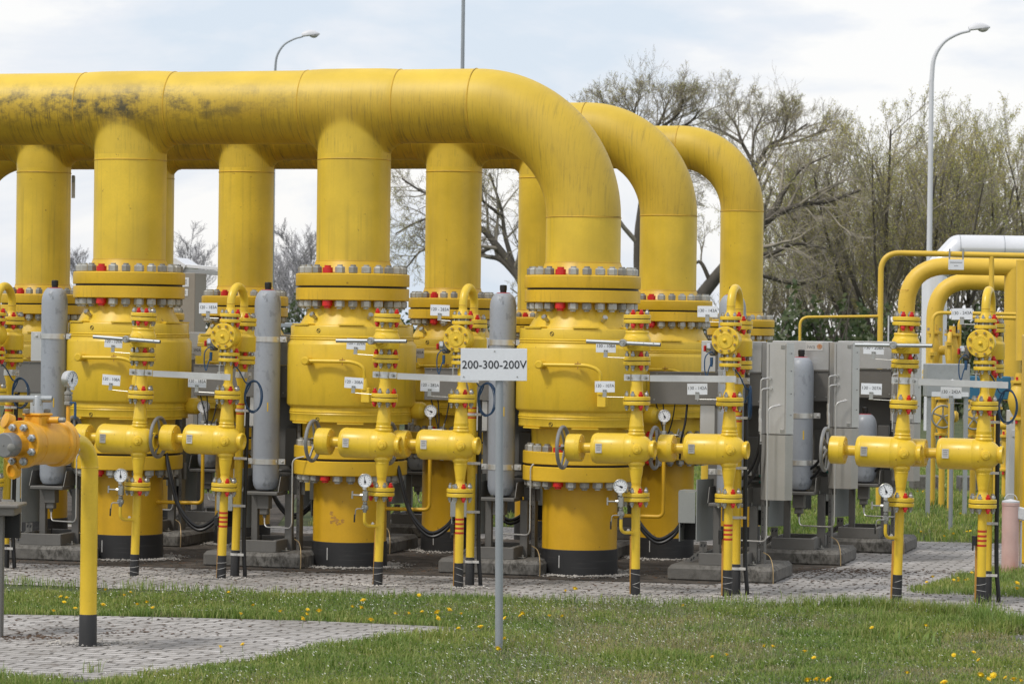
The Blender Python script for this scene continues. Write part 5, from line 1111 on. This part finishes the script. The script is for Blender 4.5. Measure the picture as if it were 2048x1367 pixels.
for dx, dy, dz in ((-.06, -.05, .195), (.05, .05, .195)): b.lathe([(.019, 0), (.021, .004), (.021, .024), (.012, .028)], 6, M0+Vector((dx, dy, dz-.012)), (0, 0, 1))
b.lathe([(.016, 0), (.018, .004), (.018, .03), (.010, .04)], 6, M0+Vector((.135, -.03, .145)), (1, -.2, 0)); b.build('bonnet_bolt', 'nut_dark', root)
b = MB(); b.lathe([(.035, 0), (.034, .01), (.031, .02), (.031, .10), (.028, .105)], 20, M0+Vector((.0, 0, .184)), (0, 0, 1)); b.box(M0+Vector((0, 0, .255)), (.055, .055, .05), .006); yk = b.build('stem_yoke', 'galvanised', root)
hp_ = M0+Vector((0, 0, .270)); b = MB(); b.cyl(hp_+Vector((-.75, -.06, -.004)), hp_+Vector((.085, .0, .0)), .0205, 20); b.build('bar_handle', 'galvanised', root); b = MB(); b.cyl(hp_+Vector((.085, .0, .0)), hp_+Vector((.088, .0, .0)), .012, 16); b.build('handle_hole', 'ink', root)
g0 = O + A*.07; b = MB(); b.cyl(g0+Vector((.0, 0, .03)), g0+Vector((.0, 0, .225)), .013, 12); b.build('gauge_stem', 'orange', root)
b = MB(); b.lathe([(.018, 0), (.026, .008), (.026, .024), (.020, .028), (.024, .034), (.024, .062), (.018, .066), (.026, .07), (.026, .084), (.014, .09), (.012, .115)], 10, g0+Vector((0, 0, .222)), (0, 0, 1)); fv = b.build('shutoff_valve', 'nut_dark', root)
b = MB(); b.box(g0+Vector((.045, -.02, .19)), (.016, .010, .10), .005); b.box(g0+Vector((.03, -.02, .242)), (.04, .010, .012), .003); b.build('lever', 'blue_cable', fv)
gg = gauge(root, tuple(g0+Vector((.022, -.01, .385))), .052, math.radians(58), 1.2)
# ------------------------------------------------------------------ grey box on post at the left edge
P = gnd(4, 1274); root = thing('bench_stand', 'dark grey post with a flat plate on top at the left edge', 'stand', (P.x, P.y, 0)); s = F/P.y
b = MB(); b.box((-.035, .0, .40), (.075, .075, .82), .004); b.build('leg', 'frame_grey', root); b = MB(); b.box((-.10, .06, .835), (.42, .36, .022), .006); b.box((-.10, .06, .80), (.36, .30, .05), .004); b.build('top_plate', 'panel_grey', root)
b = MB(); b.box((.035, .14, .70), (.10, .05, .16), .004); b.build('side_box', 'black', root)
# ------------------------------------------------------------------ right-hand background pipework (about 34 m away)
def pipe_thing(name, label, pts, r, R, mat='yellow_far', group=None, cat='pipe', extra=None):
    W_ = [at(*p) for p in pts]; o = thing(name, label, cat, (W_[0].x, W_[0].y, 0), group=group); base = Vector((W_[0].x, W_[0].y, 0)); b = MB(); b.tube(bend([p-base for p in W_], R, 10), r, 24)
    b.build('pipe', mat, o, ang=50); 
    return o, base
def pp(o, base, name, pts, r, R=.1, mat='yellow_far', seg=20):
    b = MB(); b.tube(bend([at(*p)-base for p in pts], R, 8), r, seg); return b.build(name, mat, o, ang=50)
Yb = 34.0; sb = F/Yb
o, bs = pipe_thing('yellow_pipe_run', 'slim yellow pipe rising and running level across the right background', [(1757, 1010, Yb), (1762, 505, Yb), (2130, 513, Yb)], .031, .22, group='yellow background pipes')
pp(o, bs, 'branch_pipe', [(1760, 632, Yb), (1600, 634, Yb), (1597, 1000, Yb)], .015, .10); pp(o, bs, 'drop_pipe', [(1983, 509, Yb), (1983, 740, Yb)], .029, .1)
b = MB()
for x in (1898, 1925):
    p = at(x, 509, Yb)-bs; b.box(p+Vector((0, -.035, -.02)), (.016, .006, .17), .001); b.box(p+Vector((0, .0, .062)), (.016, .07, .006), .001)
b.build('hanger', 'pole_grey', o); p = at(1911, 529, Yb)-bs; b = MB(); b.box(p+Vector((0, -.045, 0)), (.172, .004, .115), .001); sp_ = b.build('sign_plate', 'white_plate', o)
b = MB()
for i in range(12): b.box(p+Vector((-.062+.0113*i, -.0478, .022)), (.006, .0006, .012), 0)
for i in range(4): b.box(p+Vector((-.016+.0113*i, -.0478, -.014)), (.006, .0006, .010), 0)
b.build('lettering', 'ink_grey', sp_)
o, bs = pipe_thing('large_bend', 'large yellow pipe bend with a black stained underside in the right background', [(1811, 900, Yb+1), (1813, 530, Yb+1), (2160, 537, Yb+1)], .098, .50, mat='yellow_far', group='yellow background pipes')
pp(o, bs, 'down_pipe', [(2026, 534, Yb+1), (2024, 800, Yb+1)], .098, .1); b = MB(); p = at(1812, 580, Yb+1)-bs; b.torus(p, (0, 0, 1), .0985, .002, 24, 4); b.build('weld_seam', 'rust_band', o)
o, bs = pipe_thing('inner_bend', 'second yellow pipe bend nested behind the large stained bend', [(1868, 760, Yb+3), (1870, 560, Yb+3), (2160, 570, Yb+3)], .101, .46, group='yellow background pipes')
b = MB(); p = at(1868, 738, Yb+3)-bs; b.lathe([(.14, -.06), (.14, -.01), (.10, .01)], 24, p); b.lathe([(.14, 0), (.14, .05)], 24, p+Vector((0, 0, -.13))); b.build('flange', 'yellow_far', o)
o, bs = pipe_thing('insulated_pipe', 'white insulated pipe with a mitred bend at the upper right', [(1867, 770, Yb+6), (1869, 545, Yb+6), (1915, 495, Yb+6), (2200, 499, Yb+6)], .165, .02, mat='white_insulation', group='white pipes'); 
b = MB(); 
for q in (1918, 2006): b.torus(at(q, 495+(q-1915)*.013, Yb+6)-bs, (1, 0, 0), .166, .004, 30, 5)
b.build('cladding_band', 'pole_grey', o)
o, bs = pipe_thing('edge_column', 'tall pale yellow column pipe at the right edge with a flange low down', [(2046, 720, Yb-2), (2047, 520, Yb-2)], .075, .1, group='yellow background pipes')
# small looping branch pipes
for lb, pts, r in (('small yellow pipe loop joining the inner bend to the right column', [(1864, 740, Yb), (1866, 625, Yb), (2045, 628, Yb)], .020), ('small yellow hooped pipe left of the round cover', [(1918, 735, Yb+.5), (1919, 634, Yb+.5), (2045, 636, Yb+.5)], .022), ('short yellow hoop pipe above the grey cabinet', [(1899, 720, Yb+.3), (1899, 668, Yb+.3), (1904, 664, Yb+.8), (1904, 720, Yb+1.2)], .026)):
    o, bs = pipe_thing('branch_pipe_run', lb, pts, r, .10, group='yellow background pipes')
    b = MB(); p = at(pts[0][0], pts[0][1]-30, pts[0][2])-bs; b.lathe([(.055, 0), (.055, .015)], 20, p); b.lathe([(.055, .022), (.055, .037)], 20, p); b.build('flange', 'yellow_far', o)
# background valve cluster
FSB = [MB().lathe([(.014, -.018), (.014, .018)], 6).mesh('stud_bolt', q) for q in ('red_cap', 'nut_small')]
def far_valve(px, py, Y, label, r=.075, wheel=None):
    P = at(px, py, Y); o = thing('background_valve', label, 'valve', (P.x, P.y, 0), group='small valves in the right background'); z = P.z
    b = MB(); b.lathe([(.035, 0), (.035, z-.22)], 16); b.build('pipe', 'yellow_far', o)
    b = MB(); b.lathe([(.04, z-.22), (.09, z-.215), (.09, z-.19), (.05, z-.185), (r, z-.10), (r*1.2, z), (r, z+.10), (.05, z+.185), (.09, z+.19), (.09, z+.215), (.04, z+.22), (.035, z+.3)], 24); b.lathe([(r*.8, 0), (r*.8, .16), (r*.5, .18)], 18, (0, 0, z), (1, -.3, 0)); b.build('valve_body', 'yellow_far', o)
    for zz in (z-.24, z+.24):
        for i in range(4): obj('stud_bolt', FSB[i % 2], o, (.07*math.cos(i*1.57-2), .07*math.sin(i*1.57-2), zz))
    if wheel:
        w_ = MB(); w_.torus((-.02, -.18, z), (0, 1, 0), wheel, .012, 36, 8); wo_ = w_.build('handwheel', 'galvanised', o)
        for i in range(5): b = MB(); b.cyl((-.02, -.17, z), (-.02+wheel*math.cos(i*1.257+.3), -.18, z+wheel*math.sin(i*1.257+.3)), .009, 8); b.build('spoke', 'galvanised', wo_)
        b = MB(); b.cyl((-.02, -.2, z), (-.02, .0, z), .02, 10); b.build('hub', 'nut_dark', wo_)
    return o
far_valve(1885, 832, 35, 'yellow valve with a five-spoke grey handwheel under the grey cabinet', .08, .125); far_valve(1947, 836, 35.5, 'yellow valve with a grey handwheel right of the sign pole', .08, .12)
far_valve(1868, 700, 35.5, 'small yellow valve left of the 130-243A stack above the grey cabinet', .07); far_valve(1904, 705, 34.5, 'small yellow ball valve behind the blue position cable', .07)
far_valve(1990, 850, 36.5, 'small yellow valve low between the two rightmost pipes', .06); far_valve(2037, 800, 34, 'pale yellow valve at the right edge behind the blue cable coil', .10); far_valve(2010, 905, 37, 'small yellow valve beside the white cabinet', .05)
# grey instrument cabinet, blue box, legs
P = at(1893, 760, 33.4); o = thing('instrument_cabinet', 'grey metal cabinet on legs behind the 130-242A plate', 'cabinet', (P.x, P.y, 0)); z = P.z
b = MB(); b.box((0, 0, z), (.47, .30, .36), .008); b.build('body', 'galvanised', o); b = MB(); b.box((.02, -.154, z-.15), (.40, .006, .05), .001); b.build('label_strip', 'white_plate', o)
for x in (-.20, .20): b = MB(); b.box((x, -.1, (z-.18)/2), (.045, .045, z-.18), .003); b.build('leg', 'galvanised', o)
P = at(1975, 775, 34.4); o = thing('blue_box', 'blue metal box behind the rightmost valve stack', 'box', (P.x, P.y, 0)); z = P.z; b = MB(); b.box((-.01, 0, z), (.50, .3, .26), .01); b.build('body', 'blue_box', o); b = MB(); b.cyl((-.05, 0, 0), (-.05, 0, z-.13), .03, 10); b.cyl((.12, 0, 0), (.12, 0, z-.13), .02, 10); b.build('leg', 'pole_grey', o)
P = at(2026, 880, 35.4); o = thing('white_cabinet', 'narrow white cabinet at the right edge of the yard', 'cabinet', (P.x, P.y, 0)); b = MB(); b.box((0, 0, .56), (.11, .3, 1.10), .004); b.build('body', 'white_box', o); b = MB(); b.box((-.02, -.155, .85), (.03, .02, .08), .004); b.build('handle', 'pole_white', o)
# thin pole in front of the cabinet
P = gnd(1901, 1062); o = thing('thin_pole', 'thin grey pole standing in the lawn behind the 130-242A plate', 'pole', (P.x, P.y, 0)); b = MB(); b.tube([(0, 0, 0), (0, 0, 1.50)], .021, 12); b.build('pole', 'pole_grey', o); b = MB(); b.lathe([(.024, 0), (.024, .02), (0, .03)], 12, (0, 0, 1.50)); b.build('cap', 'pole_white', o)
P = at(1777, 650, 31); o = thing('antenna_rod', 'thin pale rod standing up behind the second cabinet', 'rod', (P.x, P.y, 0)); b = MB(); b.tube([(0, 0, 0), (0, 0, 2.16)], .008, 8); b.build('rod', 'pole_white', o); b = MB(); b.cyl((-.08, 0, 1.86), (0, 0, 1.86), .012, 8); b.lathe([(.02, 0), (.02, .04)], 10, (-.04, 0, 1.86), (1, 0, 0)); b.build('clamp', 'nut_small', o)
# concrete blocks on the far lawn
for px, w_, lb in ((1855, .36, 'concrete block on the lawn left of the thin pole'), (1945, .3, 'concrete block behind the lower half of the rightmost stack'), (1150, .7, 'concrete block hidden behind the right large valve'), (700, .8, 'concrete block behind the middle large valve'), (820, .5, 'concrete block on the lawn behind the middle valve rack'), (345, .6, 'concrete block behind the leftmost large valve')):
    P = at(px, 650, 38.5); b = MB(); b.box((0, 0, .09), (w_, .4, .22), .01); t_ = b.build('concrete_block', 'concrete', None, (P.x, P.y, 0), ang=20); tag(t_, lb, 'concrete block', 'concrete blocks on the lawn')
# yellow pipes with black feet in the gaps far behind
for px, Y, zt, r, lb in ((617, 33, 1.0, .09, 'yellow pipe with black foot on the lawn between the first two racks'), (1617, 34, .62, .055, 'short flanged yellow pipe under the middle rack'), (968, 33.5, .7, .07, 'short yellow pipe seen under the rack behind the sign'), (1022, 32.5, .8, .085, 'yellow pipe with black foot behind the sign post rack'), (1415, 33, .9, .05, 'thin yellow pipe behind the rightmost large valve'), (110, 32, .9, .10, 'yellow pipe with black foot behind the leftmost rack')):
    P = at(px, 650, Y); o = thing('stub_pipe', lb, 'pipe', (P.x, P.y, 0), group='short background pipes'); b = MB(); b.lathe([(r, .22), (r, zt)], 20); b.lathe([(r*1.9, zt), (r*1.9, zt+.03)], 20); b.lathe([(r*1.9, zt+.04), (r*1.9, zt+.07)], 20); b.lathe([(r, zt+.07), (r, zt+.2)], 20); b.build('pipe', 'yellow_far', o); b = MB(); b.lathe([(r*1.05, 0), (r*1.05, .22)], 20); b.build('pipe_wrap', 'black_wrap', o)
    for i in range(6): obj('stud_bolt', MB().lathe([(.012, zt-.02), (.012, zt+.09)], 6).mesh('stud_bolt', 'red_cap' if i % 3 == 0 else 'nut_small'), o, (r*1.45*math.cos(i*1.047), r*1.45*math.sin(i*1.047), 0))
# ------------------------------------------------------------------ right edge: marker tube, small box, yellow column with P
P = gnd(2020, 1146); o = thing('marker_tube', 'faded pink and white marker tube standing in the grass at the right', 'marker post', (P.x, P.y, 0)); s = F/P.y
b = MB(); b.lathe([(17/s, 0), (17.2/s, 135/s), (18/s, 136/s), (18/s, 141/s), (17/s, 142/s)], 32); b.build('tube', 'marker_pink', o); b = MB(); b.lathe([(17.5/s, 142/s), (17.5/s, 145/s), (0, 149/s)], 32); b.tube(arc((0, 0, 146/s), (1, 0, 0), (0, 0, 1), .2, PI-.2, 13/s, 10), .003, 6); b.build('lid', 'pole_white', o)
P = gnd(2041, 1146); o = thing('junction_post', 'small light box tilted on a thin white conduit at the right edge', 'junction box', (P.x, P.y, 0)); b = MB(); b.tube([(0, 0, 0), (.0, 0, .44)], .010, 10); b.build('conduit', 'pole_white', o); b = MB(); b.box((-.0, -.03, .50), (.105, .06, .105), .01, Matrix.Rotation(.25, 3, 'Y')); b.build('box', 'white_box', o)
P = gnd(2046, 1128); o = thing('yellow_column', 'orange-yellow square column lettered P at the right edge', 'column', (P.x+.012, P.y+.05, 0)); b = MB(); b.box((.06, 0, 1.0), (.17, .17, 1.98), .01); b.build('post', 'yellow_flange', o); obj('lettering', text_mesh('P', .10, 'ink', .0, .0004), o, (.005, -.087, 1.86))
# ------------------------------------------------------------------ left background: tan cabinet under a metal canopy, shed
P = at(371, 640, 33); o = thing('tan_cabinet', 'tall tan cabinet with two paper notices between the left risers', 'cabinet', (P.x, P.y, 0), (0, 0, -.25)); zt = at(386, 546, 33).z
b = MB(); b.box((0, 0, zt/2), (.34, .35, zt), .006); b.build('body', 'tan_box', o); b = MB(); b.box((.055, -.178, zt-.10), (.09, .003, .10), .001); b.box((.055, -.178, zt-.21), (.07, .003, .075), .001); nt_ = b.build('notice', 'white_plate', o)
b = MB()
for i in range(4): b.box((.05, -.181, zt-.075-.014*i), (.05, .0006, .005), 0)
for i in range(3): b.box((.05, -.181, zt-.195-.014*i), (.04, .0006, .005), 0)
b.build('lettering', 'ink_grey', nt_)
P = at(395, 545, 33.5); o = thing('metal_canopy', 'perforated galvanised canopy above the tan cabinet', 'canopy', (P.x, P.y, 0), (0, 0, -.2)); z = at(395, 535, 33.5).z
b = MB(); b.box((.12, 0, z+.0), (.60, .5, .04), .004, Matrix.Rotation(.07, 3, 'Y')); b.box((-.17, -.02, z-.03), (.16, .5, .22), .004, Matrix.Rotation(.55, 3, 'Y')); b.build('roof_sheet', 'white_insulation', o)
b = MB(); b.box((.12, -.24, z-.05), (.56, .01, .05), .002, Matrix.Rotation(.07, 3, 'Y')); b.build('rail', 'galvanised', o); b = MB(); b.box((.36, .1, z/2), (.05, .05, z), .003); b.build('post', 'galvanised', o)
P = at(590, 668, 60); o = thing('shed', 'low grey shed roof beside the middle large valve', 'shed', (P.x, P.y, 0)); z = at(590, 645, 60).z; b = MB(); b.box((0, 0, z/2-.1), (1.6, 2, z-.2), .02); b.build('wall', 'shed_wall', o); b = MB(); b.box((0, -.1, z-.05), (1.8, 2.4, .10), .02); b.build('roof', 'pole_grey', o)
P = at(147, 370, 30.5); o = thing('hanging_bracket', 'small grey bracket plate hanging from the rear header at left', 'bracket', (P.x, P.y, P.z)); b = MB(); b.box((0, 0, -.02), (.035, .02, .22), .003); b.build('strip', 'plate_grey', o); b = MB(); b.box((0, -.012, .06), (.03, .02, .07), .003); b.build('clamp', 'pole_grey', o)
